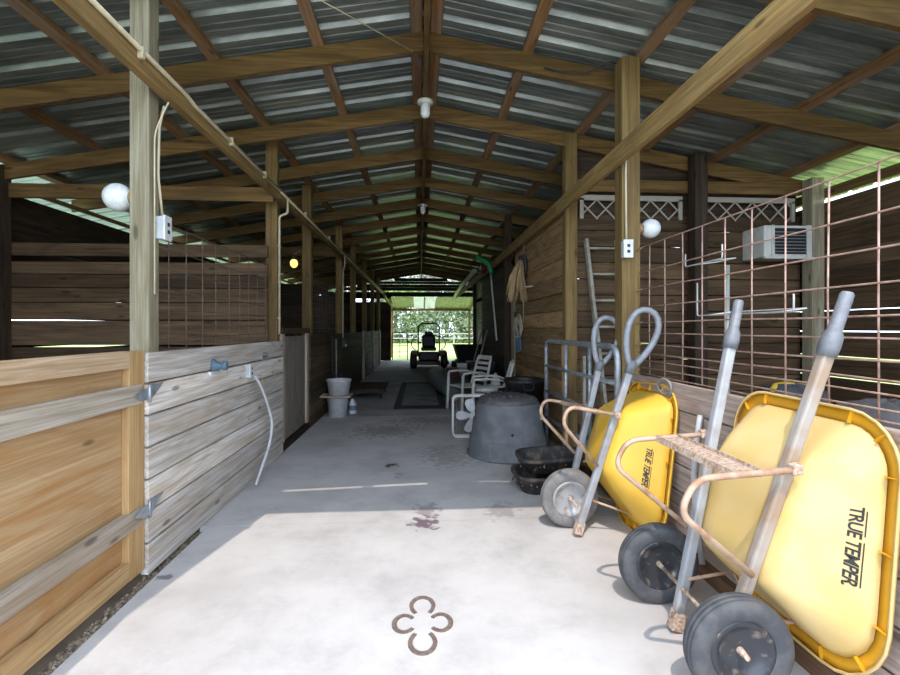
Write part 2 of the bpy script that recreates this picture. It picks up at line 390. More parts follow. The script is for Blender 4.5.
struct(ro.build('ceiling', SHEET), 'ribbed galvanised roof sheets seen from below over the whole barn', 'ceiling')
# front overhang strip: sun slips through three short slots between it and the main sheets
ov = MB()
def rquad(mb, x0, x1, y0, y1, dz=.052):
    ya, yb = (1.48 + .1*abs(x - RX) for x in (x0, x1))
    mb.add([(x0, ya, rz(x0)+dz), (x1, yb, rz(x1)+dz), (x1, y1, rz(x1)+dz), (x0, y1, rz(x0)+dz)], [(0, 1, 2, 3)], .5)
YF = 1.62
for (x0, x1, gap) in ((-4.95, -1.5, 0), (-1.5, -.28, .042), (-.28, RX, 0), (RX, .12, 0), (.12, .58, .018), (.58, 4.95, 0)):
    rquad(ov, x0, x1, YF, 2.18 - gap - (.02 if gap else 0))
struct(ov.build('ceiling', SHEET), 'front overhang strip of the roof above the barn entrance', 'ceiling')
# unseen roof sheet added at front left to cast the floor's shadow edge
shade_roof = MB(); z_ = 3.3
shade_roof.add([(-4.95, -1.6, z_-.3), (-2.17, -1.6, z_), (-1.80, .17, z_), (-1.44, 1.9, z_), (-4.95, 1.9, z_-.3)], [(0, 1, 2, 3, 4)], .5)
struct(shade_roof.build('ceiling', SHEET, solid=.02), 'added out-of-view roof sheet shading the floor by the plywood door', 'ceiling')

# rafters, each half its own timber
ORD = ['first', 'second', 'third', 'fourth', 'fifth', 'sixth', 'seventh', 'eighth', 'ninth', 'tenth', 'eleventh', 'twelfth', 'thirteenth', 'fourteenth', 'fifteenth', 'sixteenth', 'seventeenth']
RY = [2.6 + 1.215*i for i in range(15)]
for i, y in enumerate(RY):
    for s_ in (-1, 1):
        xe = -4.35 if s_ < 0 else 4.4; x0 = RX + .022*s_
        mb = MB(); h = .15
        mb.add([(x0, y-.02, rz(x0)-h), (xe, y-.02, rz(xe)-h), (xe, y-.02, rz(xe)), (x0, y-.02, rz(x0)), (x0, y+.02, rz(x0)-h), (xe, y+.02, rz(xe)-h), (xe, y+.02, rz(xe)), (x0, y+.02, rz(x0))],
               [(0, 1, 2, 3), (7, 6, 5, 4), (0, 4, 5, 1), (3, 2, 6, 7), (0, 3, 7, 4), (1, 5, 6, 2)])
        o = mb.build('roof_rafter', W_rafter(0), loc=(x0, y, rz(x0)))
        tag(o, '%s brown rafter counted from the camera, on the %s slope' % (ORD[i], 'stall door' if s_ < 0 else 'wheelbarrow'), 'rafter', 'roof rafters')
# purlins along the barn
PX = [(-4.1, 'lowest purlin, beside the eave, on the slope over the stall door'), (-3.25, 'second lowest purlin on the slope over the stall door'), (-2.42, 'third purlin down from the ridge over the stall door side'),
      (-1.6, 'second purlin down from the ridge over the stall door side'), (-.8, 'first purlin below the ridge pair over the stall door side'), (-.03, 'purlin of the ridge pair on the stall door side'),
      (.13, 'purlin of the ridge pair on the wheelbarrow side'), (.87, 'first purlin below the ridge pair over the wheelbarrow side'), (1.71, 'second purlin down from the ridge over the wheelbarrow side'),
      (2.45, 'third purlin down from the ridge over the wheelbarrow side'), (3.2, 'second lowest purlin on the slope over the wheelbarrows'), (4.05, 'lowest purlin, beside the eave, on the slope over the wheelbarrows')]
for x, lab in PX:
    mb = MB(); y = 1.65
    while y < 20.6:
        y2 = min(y + 4.86, 20.6); mb.beam((x, y, rz(x) + .025), (x, y2 - .004, rz(x) + .025), .085, .05, up=(0.175 if x > RX else -.175, 0, 1)); y = y2
    tag(mb.build('roof_purlin', W_purlin(1), loc=(x, 1.65, rz(x)), bevel=0), 'rusty brown ' + lab, 'purlin', 'roof purlins')
rb = MB().box((RX-.02, 1.65, 3.56), (RX+.02, 20.6, 3.765))
tag(rb.build('ridge_board', W_rafter(1), loc=(RX, 1.65, 3.56)), 'long timber ridge board running down the middle of the roof', 'beam')

# long header beams on the aisle faces of the posts
def header(x0, x1, z0, z1, lab):
    mb = MB(); y = 1.72 if x0 < 0 else 1.0
    for y2 in (5.17, 9.45, 14.35, 20.4): mb.box((x0, y, z0), (x1, y2 - .004, z1)); y = y2
    return tag(mb.build('header_beam', W_beam(1), loc=((x0+x1)/2, 1.0, z0), bevel=.004), lab, 'beam')
header(-1.54, -1.485, 2.77, 2.89, 'long yellow-brown header beam carrying cream conduit above the stall doors')
header(1.50, 1.54, 2.65, 2.795, 'long yellow-brown header beam above the wheelbarrows and tack room wall')

# posts
def post(x0, x1, y0, y1, z1, mat, lab, grp='timber posts'):
    return tag(MB().box((x0, y0, -.05), (x1, y1, z1)).build('wooden_post', mat(2), loc=((x0+x1)/2, (y0+y1)/2, -.05), bevel=.006), lab, 'post', grp)
post(-1.685, -1.575, 2.87, 2.98, 3.48, W_graypost, 'tall grey weathered post beside the plywood stall door, with globe lamp')
post(-1.70, -1.572, 5.35, 5.43, 3.48, W_post, 'brown post with cream conduit at the far edge of the first wire panel')
post(-1.70, -1.572, 6.98, 7.11, 3.47, W_post, 'brown post at the far side of the grey plywood stall door')
post(-1.70, -1.572, 9.72, 9.85, 3.47, W_post, 'brown post behind the stacked white buckets, with conduit drop')
for y, lab in ((11.9, 'dark post in the stall row, first past the platform cart'), (14.3, 'dark post in the stall row, second past the platform cart'), (16.7, 'dark post in the stall row, third past the platform cart'), (19.1, 'dark post in the stall row, nearest the lawn')):
    post(-1.73, -1.602, y, y+.13, 3.46, W_post, lab)
post(1.545, 1.69, 3.55, 3.69, 3.49, W_post, 'light brown post with outlet box and globe lamp behind the handles of the wheelbarrows')
post(1.55, 1.68, 4.98, 5.1, 3.49, W_post, 'brown corner post of the tack room beside the ladder')
post(2.9, 3.04, 4.84, 4.98, 3.25, W_dark, 'dark post between the two white lattice panels')
post(4.2, 4.34, 4.84, 4.98, 3.02, W_graypost, 'post in the outer corner by the air conditioner')
post(-4.262, -4.14, 4.96, 5.098, 3.02, W_dark, 'dark corner post at the outer end of the stall partition')
post(1.545, 1.68, 8.62, 8.76, 3.47, W_dark, 'dark brown post past the pale door jamb')
for y, lab in ((12.4, 'dark post beside the garden poles'), (16.0, 'dark post by the black utility cart'), (19.6, 'dark post at the mower end by the lawn')):
    xp = 1.9 if y < 14 else 2.2
    post(xp, xp+.13, y, y+.13, 3.3, W_dark, lab)

# left: stall front wall, weathered boards
mb = MB(); boards_x(mb, -1.57, -1.53, 2.782, 5.43, 0.0, 1.265, .181, .012, .002)
struct(mb.build('wall_left_front', W_front(1), bevel=.004), 'weathered whitish board stall front below the first wire panel')
mb = MB(); boards_x(mb, -1.57, -1.53, 6.76, 9.55, 0.0, 1.3, .163, .012, .002)
struct(mb.build('wall_left_second', W_mid(1)), 'boarded stall front behind the stacked buckets')
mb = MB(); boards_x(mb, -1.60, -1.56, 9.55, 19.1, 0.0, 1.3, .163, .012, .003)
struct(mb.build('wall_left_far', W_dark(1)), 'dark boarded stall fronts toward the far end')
# left: partition between stalls with two light gaps, rail above
mb = MB()
for (z0, z1) in ((-.03, .22), (.225, .47), (.475, .72), (.725, .95), (.955, 1.205), (1.225, 1.475), (1.487, 1.66), (1.666, 1.81), (1.816, 1.95), (1.956, 2.08), (2.14, 2.27)):
    mb.box((-4.15, 5.10, z0), (-1.60, 5.14, z1))
struct(mb.build('wall_left_partition', W_mid(0), bevel=.004), 'brown board partition at the back of the first stall')
for y in (8.75, 12.4, 16.0):
    mb = MB(); boards_y(mb, -4.2, -1.67, y, y+.04, 0, 2.2, .2, .008)
    struct(mb.build('wall_left_partition', W_dark(0)), 'dark board partition deeper in the stall row')
# left outer wall
mb = MB()
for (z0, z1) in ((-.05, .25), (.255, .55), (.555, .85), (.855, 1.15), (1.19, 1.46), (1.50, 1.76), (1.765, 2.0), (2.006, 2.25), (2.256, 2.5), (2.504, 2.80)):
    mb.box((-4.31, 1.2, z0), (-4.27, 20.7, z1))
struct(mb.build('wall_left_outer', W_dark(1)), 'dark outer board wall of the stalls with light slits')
mb = MB().box((-4.22, 1.2, 2.84), (-4.18, 20.7, 2.885))
struct(mb.build('trim_1', W_post(1)), 'thin plate rail under the eave on the stall side', 'trim')
tag(MB().box((-4.2, 5.06, 2.72), (-1.53, 5.10, 2.865)).build('tie_beam', W_rafter(0), loc=(-4.2, 5.08, 2.72), bevel=.004), 'brown tie beam across the first stall beside the globe lamp', 'beam')
tag(MB().box((-4.2, 8.7, 2.7), (-1.53, 8.74, 2.85)).build('tie_beam', W_rafter(0), loc=(-4.2, 8.72, 2.7)), 'brown tie beam across the second stall, deeper in the dark', 'beam')

# right: stall wall behind the wheelbarrows, kerb board
mb = MB(); boards_x(mb, 1.62, 1.66, -1.5, 3.55, .04, 1.055, .169, .010, .002)
struct(mb.build('wall_right_front', W_right(1), bevel=.004), 'weathered board wall behind the yellow wheelbarrows')
struct(MB().box((1.575, -1.5, -.02), (1.62, 4.9, .085)).build('baseboard_right', wood('brown_sill_board', (.16, .085, .05), (.26, .15, .09), 1), bevel=.005), 'reddish brown sill board along the slab edge', 'baseboard')
# tack room walls
mb = MB(); boards_x(mb, 1.62, 1.66, 5.06, 8.02, 0, 2.9, .2, .008, .002)
struct(mb.build('wall_right_tack', W_tack(1), bevel=.003), 'brown board wall of the tack room facing the aisle')
mb = MB(); boards_y(mb, 1.66, 4.25, 5.06, 5.10, 0, 2.64, .176, .008, .002)
struct(mb.build('wall_back_tack', W_mid(0), bevel=.003), 'brown board wall behind the ladder and air conditioner')
tag(MB().box((1.66, 5.0, 2.87), (4.22, 5.04, 3.0)).build('tie_beam', W_rafter(0), loc=(1.66, 5.02, 2.87), bevel=.004), 'brown beam above the white lattice panels', 'beam')
mb = MB().add([(1.66, 5.12, 2.6), (4.25, 5.12, 2.6), (4.25, 5.12, 3.02), (1.66, 5.12, 3.47), (1.66, 5.16, 2.6), (4.25, 5.16, 2.6), (4.25, 5.16, 3.02), (1.66, 5.16, 3.47)], [(0, 1, 2, 3), (7, 6, 5, 4), (0, 4, 5, 1), (1, 5, 6, 2), (2, 6, 7, 3), (3, 7, 4, 0)])
struct(mb.build('shade_back_upper', W_dark(0)), 'dark sheet standing in for the unlit deep interior behind the white lattice')  # dark sheet put in for the shade of the deep interior
dm = MB(); boards_x(dm, 1.64, 1.67, 8.3, 8.62, 0, 2.5, 2.5)
struct(dm.build('door_1', wood('dark_tack_door', (.05, .035, .025), (.1, .07, .045), 2)), 'dark tack room door past the pale jamb', 'door')
struct(MB().box((1.605, 8.02, 0), (1.65, 8.30, 2.32)).build('trim_2', wood('pale_jamb', (.30, .25, .15), (.42, .36, .23), 2), bevel=.004), 'pale vertical door jamb board on the tack room wall', 'trim')
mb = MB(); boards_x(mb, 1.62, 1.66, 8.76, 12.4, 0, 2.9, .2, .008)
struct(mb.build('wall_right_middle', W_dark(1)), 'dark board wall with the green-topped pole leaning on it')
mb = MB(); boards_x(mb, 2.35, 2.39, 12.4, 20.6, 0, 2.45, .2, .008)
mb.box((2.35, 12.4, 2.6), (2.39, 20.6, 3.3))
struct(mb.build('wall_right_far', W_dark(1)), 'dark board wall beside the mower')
# right outer wall with light slits
mb = MB()
for (z0, z1) in ((-.05, .3), (.305, .62), (.625, .88), (.892, 1.1), (1.110, 1.36), (1.372, 1.58), (1.590, 1.80), (1.803, 2.02), (2.023, 2.2), (2.203, 2.44), (2.444, 2.745)):
    mb.box((4.34, -1.5, z0), (4.38, 20.7, z1))
struct(mb.build('wall_right_outer', W_mid(1)), 'outer board wall with bright slits behind the rusty wire panel')
struct(MB().box((4.34, -1.5, 2.80), (4.38, 20.7, 2.9)).build('trim_3', W_beam(1)), 'plate rail under the eave above the bright gap', 'trim')
# far end wall beside and above the opening
mb = MB(); boards_y(mb, -4.2, -1.25, 20.6, 20.64, 0, 2.52, .2, .0); mb.box((-4.2, 20.6, 2.66), (-1.25, 20.64, 2.85))
boards_y(mb, 2.35, 4.35, 20.6, 20.64, 0, 2.4, .2, .0); mb.box((2.35, 20.6, 2.5), (4.35, 20.64, 2.85))
mb.box((-4.2, 20.6, 2.76), (4.35, 20.65, 2.95)); mb.box((-3.4, 20.6, 3.01), (3.5, 20.64, 3.15)); mb.box((-2.7, 20.6, 3.155), (2.8, 20.64, 3.28)); mb.box((-1.95, 20.6, 3.30), (2.05, 20.64, 3.41)); mb.box((-1.1, 20.6, 3.42), (1.2, 20.64, 3.56))
struct(mb.build('wall_far', W_dark(0)), 'dark end wall around the opening to the lawn', 'wall')
# lean-to roof beyond the end opening
mb = MB()
for (x0, x1) in ((-1.4, -.3), (.72, 2.5)):
    n = 8
    for k in range(n):
        a = x0 + (x1-x0)*k/n; b_ = x0 + (x1-x0)*(k+1)/n; m2 = (a+b_)/2
        mb.add([(a, 20.7, 2.74), (m2, 20.7, 2.77), (b_, 20.7, 2.74), (a, 23.2, 2.36), (m2, 23.2, 2.39), (b_, 23.2, 2.36)], [(0, 1, 4, 3), (1, 2, 5, 4)], .5)
struct(mb.build('ceiling', plain('dull_lean_to_sheet', (.17, .185, .13), .5, .3, (.24, .25, .18), 3), solid=.006), 'greenish lean-to roof sheets beyond the end opening', 'ceiling')
pn = MB().add([(-.28, 20.7, 2.75), (.70, 20.7, 2.75), (.70, 23.2, 2.37), (-.28, 23.2, 2.37)], [(0, 1, 2, 3)], .5)
struct(pn.build('window_1', MILK, solid=.006), 'milky clear roof panel letting light in beyond the end opening', 'window')
mb = MB()
for x in (-1.35, .2, 2.45): mb.box((x-.03, 20.66, 2.62), (x+.03, 23.2, 2.66)) if False else mb.beam((x, 20.66, 2.70), (x, 23.25, 2.31), .06, .08)
mb.box((-1.4, 23.2, 2.24), (2.5, 23.28, 2.36))
struct(mb.build('trim_4', W_post(1)), 'timber frame holding the lean-to roof sheets', 'trim')
for x, lab in ((-1.36, 'slim lean-to post by the tube gate on the lawn'), (2.42, 'slim lean-to post beside the black cart end')):
    post(x-.05, x+.05, 23.2, 23.3, 2.3, W_post, lab)

# ---------------------------------------------------------------- left side things
# plywood stall door
d = thing('stall_door', 'large plywood stall door framed in pine with pale middle rails', 'stall door', (-1.57, 2.70, .04))
MB().box((-1.60, 1.25, .06), (-1.585, 2.76, 1.27)).build('plywood_panel', PLY, d)
MB().box((-1.585, 2.63, .045), (-1.545, 2.775, 1.275)).build('stile', W_frame(2), d, bevel=.004)
MB().box((-1.585, 1.25, .045), (-1.545, 1.385, 1.275)).build('stile', W_frame(2), d, bevel=.004)
MB().box((-1.584, 1.386, 1.185), (-1.54, 2.629, 1.277)).build('top_rail', W_topr(1), d, bevel=.004)
mr_ = MB().box((-1.578, 1.39, .98), (-1.536, 2.74, 1.09)).build('middle_rail', W_rail(1), d, bevel=.004)
lr_ = MB().box((-1.578, 1.39, .31), (-1.536, 2.74, .41)).build('lower_rail', W_rail(1), d, bevel=.004)
MB().box((-1.583, 1.386, .05), (-1.543, 2.629, .15)).build('bottom_rail', W_frame(1), d, bevel=.004)
def strap(z):
    mb = MB(); x = -1.528
    mb.add([(x, 2.64, z), (x, 2.72, z-.03), (x, 2.775, z-.032), (x, 2.775, z+.032), (x, 2.72, z+.03),
            (x+.005, 2.64, z), (x+.005, 2.72, z-.03), (x+.005, 2.775, z-.032), (x+.005, 2.775, z+.032), (x+.005, 2.72, z+.03)],
           [(0, 1, 2, 3, 4), (9, 8, 7, 6, 5), (0, 5, 6, 1), (1, 6, 7, 2), (2, 7, 8, 3), (3, 8, 9, 4), (4, 9, 5, 0)])
    mb.add([(x+.001, 2.93, z+.05), (x+.001, 2.79, z-.04), (x+.001, 2.79, z+.05), (x+.006, 2.93, z+.05), (x+.006, 2.79, z-.04), (x+.006, 2.79, z+.05)],
           [(0, 1, 2), (5, 4, 3), (0, 3, 4, 1), (1, 4, 5, 2), (2, 5, 3, 0)])
    mb.tube([(x+.006, 2.782, z-.05), (x+.006, 2.782, z+.05)], .009)
    return mb
for z in (1.03, .38): strap(z).build('hinge', GALV, d, props={'label': 'grey steel strap hinge'})

# wire panels
def wires(mb, x, ys, zs, y0, y1, z0, z1, r, sag=0):
    for y in ys:
        mb.tube([(x, y, z0), (x + R.uniform(-.004, .004), y + R.uniform(-.004, .004), (z0+z1)/2), (x, y, z1)], r, 6)
    for z in zs:
        mb.tube([(x - r, y0 + (y1-y0)*t, z + R.uniform(-.004, .004)) for t in (0, .2, .4, .6, .8, 1)], r, 6)
mb = MB(); wires(mb, -1.60, [2.91, 3.14, 3.37, 3.61, 3.84, 4.1, 4.33, 4.56, 4.8, 5.03], [1.26, 1.34, 1.42, 1.52, 1.63, 1.77, 1.90, 2.06], 2.9, 5.08, 1.25, 2.06, .0035)
tag(mb.build('wire_panel', WIREL, loc=(-1.6, 4, 1.25)), 'dull brown wire panel above the whitish boards with the white cable', 'wire panel', 'stall wire panels')
mb = MB(); wires(mb, -1.60, [6.8 + .145*k for k in range(18)], [1.3 + .095*k for k in range(10)], 6.76, 9.38, 1.28, 2.2, .0035)
tag(mb.build('wire_panel', WIREL, loc=(-1.6, 8, 1.28)), 'fine dull wire panel above the boards behind the stacked buckets', 'wire panel', 'stall wire panels')
mb = MB(); wires(mb, 1.66, [1.43, 1.62, 1.83, 2.06, 2.28, 2.49, 2.70, 2.91, 3.13, 3.34, 1.22, 1.02], [1.065, 1.11, 1.165, 1.215, 1.28, 1.36, 1.445, 1.56, 1.69, 1.82, 2.0], .9, 3.5, 1.06, 2.0, .0039)
for z in (1.28, 1.445, 1.69, 2.0):
    mb.tube(smoothpath([(1.655, 3.45, z), (1.655, 3.54, z-.01), (1.70, 3.7, z-.02)], .05), .005, 6)
tag(mb.build('wire_panel', WIRER, loc=(1.66, 2.4, 1.06)), 'rusty pinkish wire livestock panel standing above the boards by the wheelbarrows', 'wire panel')

# grey plywood stall door with light stile
d = thing('stall_door', 'grey plywood stall door with pale edge strips beside the post with conduit', 'stall door', (-1.56, 5.45, .1))
MB().box((-1.585, 5.44, .1), (-1.57, 6.74, 1.3)).build('plywood_panel', PLYG, d)
MB().box((-1.57, 5.44, .1), (-1.54, 5.54, 1.33)).build('stile', W_rail(2), d, bevel=.003)
MB().box((-1.57, 6.60, .1), (-1.54, 6.70, 1.33)).build('stile', W_rail(2), d, bevel=.003)
MB().box((-1.60, 5.44, 1.33), (-1.53, 6.74, 1.40)).build('top_rail', W_mid(1), d, bevel=.003)
for z in (1.2, .72, .25):
    MB().box((-1.54, 5.36, z-.05), (-1.532, 5.5, z+.05)).build('hinge', RUST, d)
struct(MB().box((-1.57, 5.44, .0), (-1.54, 6.75, .09)).build('baseboard_left', W_dark(1)), 'dark threshold board under the grey stall door', 'baseboard')

# globe lamps
def globe(c, dirx, lab, r=.085):
    t = thing('globe_lamp', lab, 'lamp', (c[0]-dirx*.13, c[1], c[2]), 'frosted globe lamps')
    MB().ball(c, r, 20, 12, (1.0, 1, 1)).build('lamp_globe', GLOBE, t)
    mb = MB().lathe([(.03, -.05), (.045, -.035), (.045, 0), (.035, .015)], (c[0]-dirx*.082, c[1], c[2]-.005), (dirx, 0, 0), 16, True, True)
    mb.build('socket', plain('amber_socket', (.30, .18, .08), .5), t); return t
globe((-1.775, 2.92, 2.17), -1, 'frosted white globe lamp on the grey post by the stall door', .082)
globe((1.795, 3.60, 2.175), 1, 'frosted white globe lamp on the post above the rusty wire panel', .075)
t = thing('bulb_lamp', 'lit amber bulb glowing in the second stall', 'lamp', (-1.82, 7.0, 2.46))
MB().ball((-1.82, 7.0, 2.335), .055, 14, 10, (1, 1, 1.15)).build('bulb', LAMP, t)
MB().lathe([(.03, 0), (.03, .05), (.02, .06)], (-1.82, 7.0, 2.39), n=12, cap=True).build('socket', BLACK, t)
MB().beam((-1.665, 6.68, 2.46), (-1.84, 7.02, 2.46), .03, .02).build('bracket', DARKM, t)
# ridge jar lamps
for y, lab in ((4.5, 'white jar lamp under the ridge, nearest the entrance'), (8.3, 'white jar lamp under the ridge, deeper in the barn')):
    t = thing('jar_lamp', lab, 'lamp', (RX, y, 3.56), 'ridge jar lamps')
    MB().lathe([(.04, 0), (.075, -.012), (.078, -.035), (.04, -.045)], (RX, y, 3.56), n=18, cap=True).build('lamp_base', CREAM, t)
    MB().lathe([(.034, -.042), (.045, -.07), (.045, -.14), (.03, -.165), (.012, -.172)], (RX, y, 3.56), n=16, cap=True).build('glass_jar', GLOBE, t)

# conduit along the left header with drops
mb = MB(); x = -1.472
mb.tube([(x, 1.75, 2.875), (x, 3.1, 2.87), (x, 3.2, 2.855), (x, 5.1, 2.84)], .014, 8)
mb.tube(smoothpath([(x, 5.0, 2.84), (x, 5.40, 2.84), (x, 5.40, 2.68), (x-.04, 5.385, 2.66), (-1.559, 5.385, 2.64), (-1.559, 5.385, 1.33)], .03), .012, 8)
mb.tube([(x, 5.1, 2.84), (x, 9.4, 2.83)], .013, 8)
mb.tube(smoothpath([(x, 9.3, 2.83), (x, 9.42, 2.83), (x, 9.42, 2.6), (-1.51, 9.46, 2.55), (-1.515, 9.46, 1.2)], .04), .013, 8)
mb.tube([(x, 9.4, 2.83), (x, 15, 2.8), (x, 20.3, 2.78)], .013, 8)
for y in (1.9, 2.6, 3.8, 4.6, 6.2, 7.8): mb.box((x-.013, y, 2.825), (x+.016, y+.02, 2.885))
for z in (2.3, 1.9, 1.5): mb.box((-1.575, 5.365, z), (-1.548, 5.405, z+.02))
tag(mb.build('conduit', CONDUIT, loc=(x, 1.2, 2.9)), 'cream electrical conduit along the header over the stalls', 'conduit')
mb = MB()
mb.tube(smoothpath([(-1.53, 2.95, 2.73), (-1.56, 2.95, 2.6), (-1.565, 2.95, 2.3), (-1.56, 2.99, 2.06)], .05), .008, 6)
mb.tube(smoothpath([(-1.49, 2.92, 2.74), (-1.52, 2.91, 2.66), (-1.565, 2.91, 2.55), (-1.565, 2.91, 1.6)], .06), .005, 6)
tag(mb.build('cable', CONDUIT, loc=(-1.5, 2.9, 2.1)), 'pair of thin pale cables running down the grey post', 'cable')

def outlet(c, axis, lab, s=(.055, .11, .045)):
    """Weatherproof outlet box with a cover; axis is the way it faces (unit x or y)."""
    t = thing('outlet_box', lab, 'outlet', c, 'outlet boxes')
    ax = Vec(axis); sd = Vec((-ax.y, ax.x, 0)); c = Vec(c)
    def bx(mb, d0, d1, w_, z0, z1):
        p = c + ax*d0 - sd*w_/2; q = c + ax*d1 + sd*w_/2
        mb.box((p.x, p.y, c.z+z0), (q.x, q.y, c.z+z1)); return mb
    bx(MB(), 0, s[2], s[0], -s[1]/2, s[1]/2).build('back_box', BOXW, t, bevel=.003)
    cv = bx(MB(), s[2], s[2]+.012, s[0]*1.15, -s[1]*.55, s[1]*.55).build('cover', WHITE, t, bevel=.003)
    for dz in (-.022, .022): bx(MB(), s[2]+.0115, s[2]+.015, .022, dz-.011, dz+.011).build('socket', DARKM, cv)
    return t
outlet((-1.495, 2.81, 2.03), (0, -1, 0), 'pale outlet box on the grey post above the first wire panel', (.07, .13, .05)) if False else outlet((-1.575, 2.965, 2.0), (1, 0, 0), 'pale outlet box on the grey post above the first wire panel', (.07, .135, .05))
outlet((1.57, 3.55, 2.0), (0, -1, 0), 'pale outlet box on the post beside the ladder', (.065, .125, .05))
outlet((-1.53, 4.32, 1.02), (1, 0, 0), 'white outlet on the whitish boards with a cable plugged in', (.075, .115, .03))
# white cable from outlet to floor
mb = MB(); pts = [(-1.47, 4.34, .97), (-1.44, 4.42, .86), (-1.43, 4.58, .66), (-1.42, 4.66, .48), (-1.425, 4.60, .30), (-1.44, 4.42, .12), (-1.45, 4.30, .012)]
P_ = [Vec(p) for p in pts]; q = []
for i in range(len(P_)-1):
    p0 = P_[max(i-1, 0)]; p1 = P_[i]; p2 = P_[i+1]; p3 = P_[min(i+2, len(P_)-1)]
    for k in range(6):
        u = k/6; q.append(.5*((2*p1)+(p2-p0)*u+(2*p0-5*p1+4*p2-p3)*u*u+(3*p1-p0-3*p2+p3)*u**3))
q.append(P_[-1]); mb.tube(q, .0125, 8)
tag(mb.build('cable', WHITE, loc=P_[0]), 'thick white cable hanging from the outlet down to the floor', 'cable')
# blue plastic fitting
t = thing('wall_fitting', 'blue-grey plastic funnel fitting fixed on the whitish boards', 'fitting', (-1.53, 3.62, 1.09))
MB().lathe([(.052, 0), (.05, .012), (.03, .03), (.028, .06), (.036, .075), (.036, .10), (.026, .10)], (-1.53, 3.62, 1.12), (1, .15, 0), 18, cap=True).build('body', BLUE, t)
MB().box((-1.53, 3.55, 1.055), (-1.51, 3.70, 1.08)).build('bracket', WHITE, t)
# small metal latch and wire hooks on the boards
t = thing('latch', 'small rusty metal latch on the top board near the grey door', 'latch', (-1.525, 4.75, 1.13))
MB().box((-1.53, 4.70, 1.09), (-1.522, 4.82, 1.16)).build('plate', GALV, t)
MB().tube(smoothpath([(-1.515, 4.68, 1.14), (-1.50, 4.74, 1.14), (-1.50, 4.80, 1.14), (-1.515, 4.86, 1.12)], .02), .006, 6).build('bolt', RUST, t)
for y in (4.62, 5.0):
    tag(MB().tube(smoothpath([(-1.525, y, .95), (-1.50, y, .94), (-1.495, y, .86), (-1.515, y+.01, .83)], .02), .005, 6).build('hook', RUST, loc=(-1.525, y, .95)),
        'small rusty hook on the boards %s' % ('just past the plugged-in outlet' if y < 4.8 else 'closest to the grey door hinges'), 'hook', 'wall hooks')

# buckets stacked on a board over another bucket
def bucket(c, r0, r1, h, lab, handle=True):
    t = thing('bucket', lab, 'bucket', c, 'white buckets'); x, y, z = c
    MB().lathe([(.02, .006), (r0-.006, .006), (r1-.01, h-.01), (r1-.006, h), (r1+.01, h), (r1+.01, h-.025), (r1, h-.03), (r0, 0), (.02, 0)], c, n=26, cap=True).build('pail', WHITE, t)
    if handle:
        MB().tube([(x + (r1+.01)*math.cos(a), y + .02 + .03*math.sin(a), z + h - .02 + .10*math.sin(a)) for a in [math.pi*k/10 for k in range(11)]], .004, 6).build('handle', DARKM, t)
    return t
bucket((-1.30, 7.62, 0), .14, .165, .33, 'white bucket on the floor under the small board', False)
t = tag(MB().box((-1.53, 7.36, .332), (-1.06, 7.72, .357)).build('board', W_rail(0), loc=(-1.3, 7.5, .332), bevel=.003), 'small pale board lying across the lower white bucket', 'board')
bucket((-1.27, 7.55, .357), .15, .185, .24, 'white bucket with dark handle standing on the small board')
t = thing('plastic_jug', 'small white jug with dark label beside the lower bucket', 'jug', (-1.10, 7.85, 0))
MB().lathe([(.06, 0), (.065, .02), (.065, .16), (.03, .22), (.025, .25)], (-1.10, 7.85, 0), n=16, cap=True).build('body', WHITE, t)
MB().lathe([(.067, .06), (.067, .14)], (-1.10, 7.85, 0), n=16).build('paper_label', BLUE, t)
# wall switch with conduit ends and dark halter strap
t = thing('switch_box', 'black switch box with pale knob at the end of the conduit drop', 'switch', (-1.53, 9.40, 1.02))
MB().box((-1.53, 9.41, 1.02), (-1.47, 9.51, 1.17)).build('box', BLACK, t, bevel=.004)
MB().lathe([(.03, 0), (.03, .02), (.02, .03)], (-1.47, 9.46, 1.06), (1, 0, 0), 14, cap=True).build('knob', WHITE, t)
mb = MB()
for k, y in enumerate((8.2, 8.26, 8.33)): mb.tube([(-1.515, y, 1.25), (-1.50, y+.02, .9), (-1.505, y, .45 + .08*k)], .02, 6)
tag(mb.build('lead_rope', BLACK, loc=(-1.52, 8.26, 1.25)), 'bunch of black lead ropes hanging on the boards by the buckets', 'rope')
tag(MB().tube([(-1.515, 8.7, 1.2), (-1.512, 8.72, .7), (-1.512, 8.70, .25)], .012, 6).build('drain_pipe', GALV, loc=(-1.515, 8.7, .25)), 'thin grey pipe running down the boards above the stacked buckets', 'pipe')
# platform cart (low wooden dolly)
t = thing('platform_cart', 'low dark wooden platform cart on casters by the stall fronts', 'cart', (-1.08, 9.8, 0))
mb = MB()
for k in range(5): mb.box((-1.45 + .152*k, 9.35, .17), (-1.45 + .152*k + .146, 10.6, .205))
mb.build('deck', W_dark(1), t, bevel=.003)
MB().box((-1.43, 9.37, .12), (-.72, 9.43, .17)).build('frame_rail', W_dark(0), t); MB().box((-1.43, 10.5, .12), (-.72, 10.56, .17)).build('frame_rail', W_dark(0), t)
for x in (-1.38, -.77):
    for y in (9.45, 10.48): MB().lathe([(.02, -.018), (.055, -.016), (.06, 0), (.055, .016), (.02, .018)], (x, y, .06), (1, 0, 0), 16, cap=True).build('caster', BLACK, t)
# floor mat
t = thing('floor_mat', 'long rubber mat with dark border lying in the aisle', 'mat', (0, 10, 0))
MB().box((-.46, 8.2, .0), (.47, 12.2, .012)).build('border', plain('mat_border', (.035, .035, .036), .8), t)
MB().box((-.33, 8.6, .012), (.34, 11.9, .016)).build('inset', plain('mat_inset', (.24, .25, .25), .8, 0, (.13, .13, .13), 2.5), t)

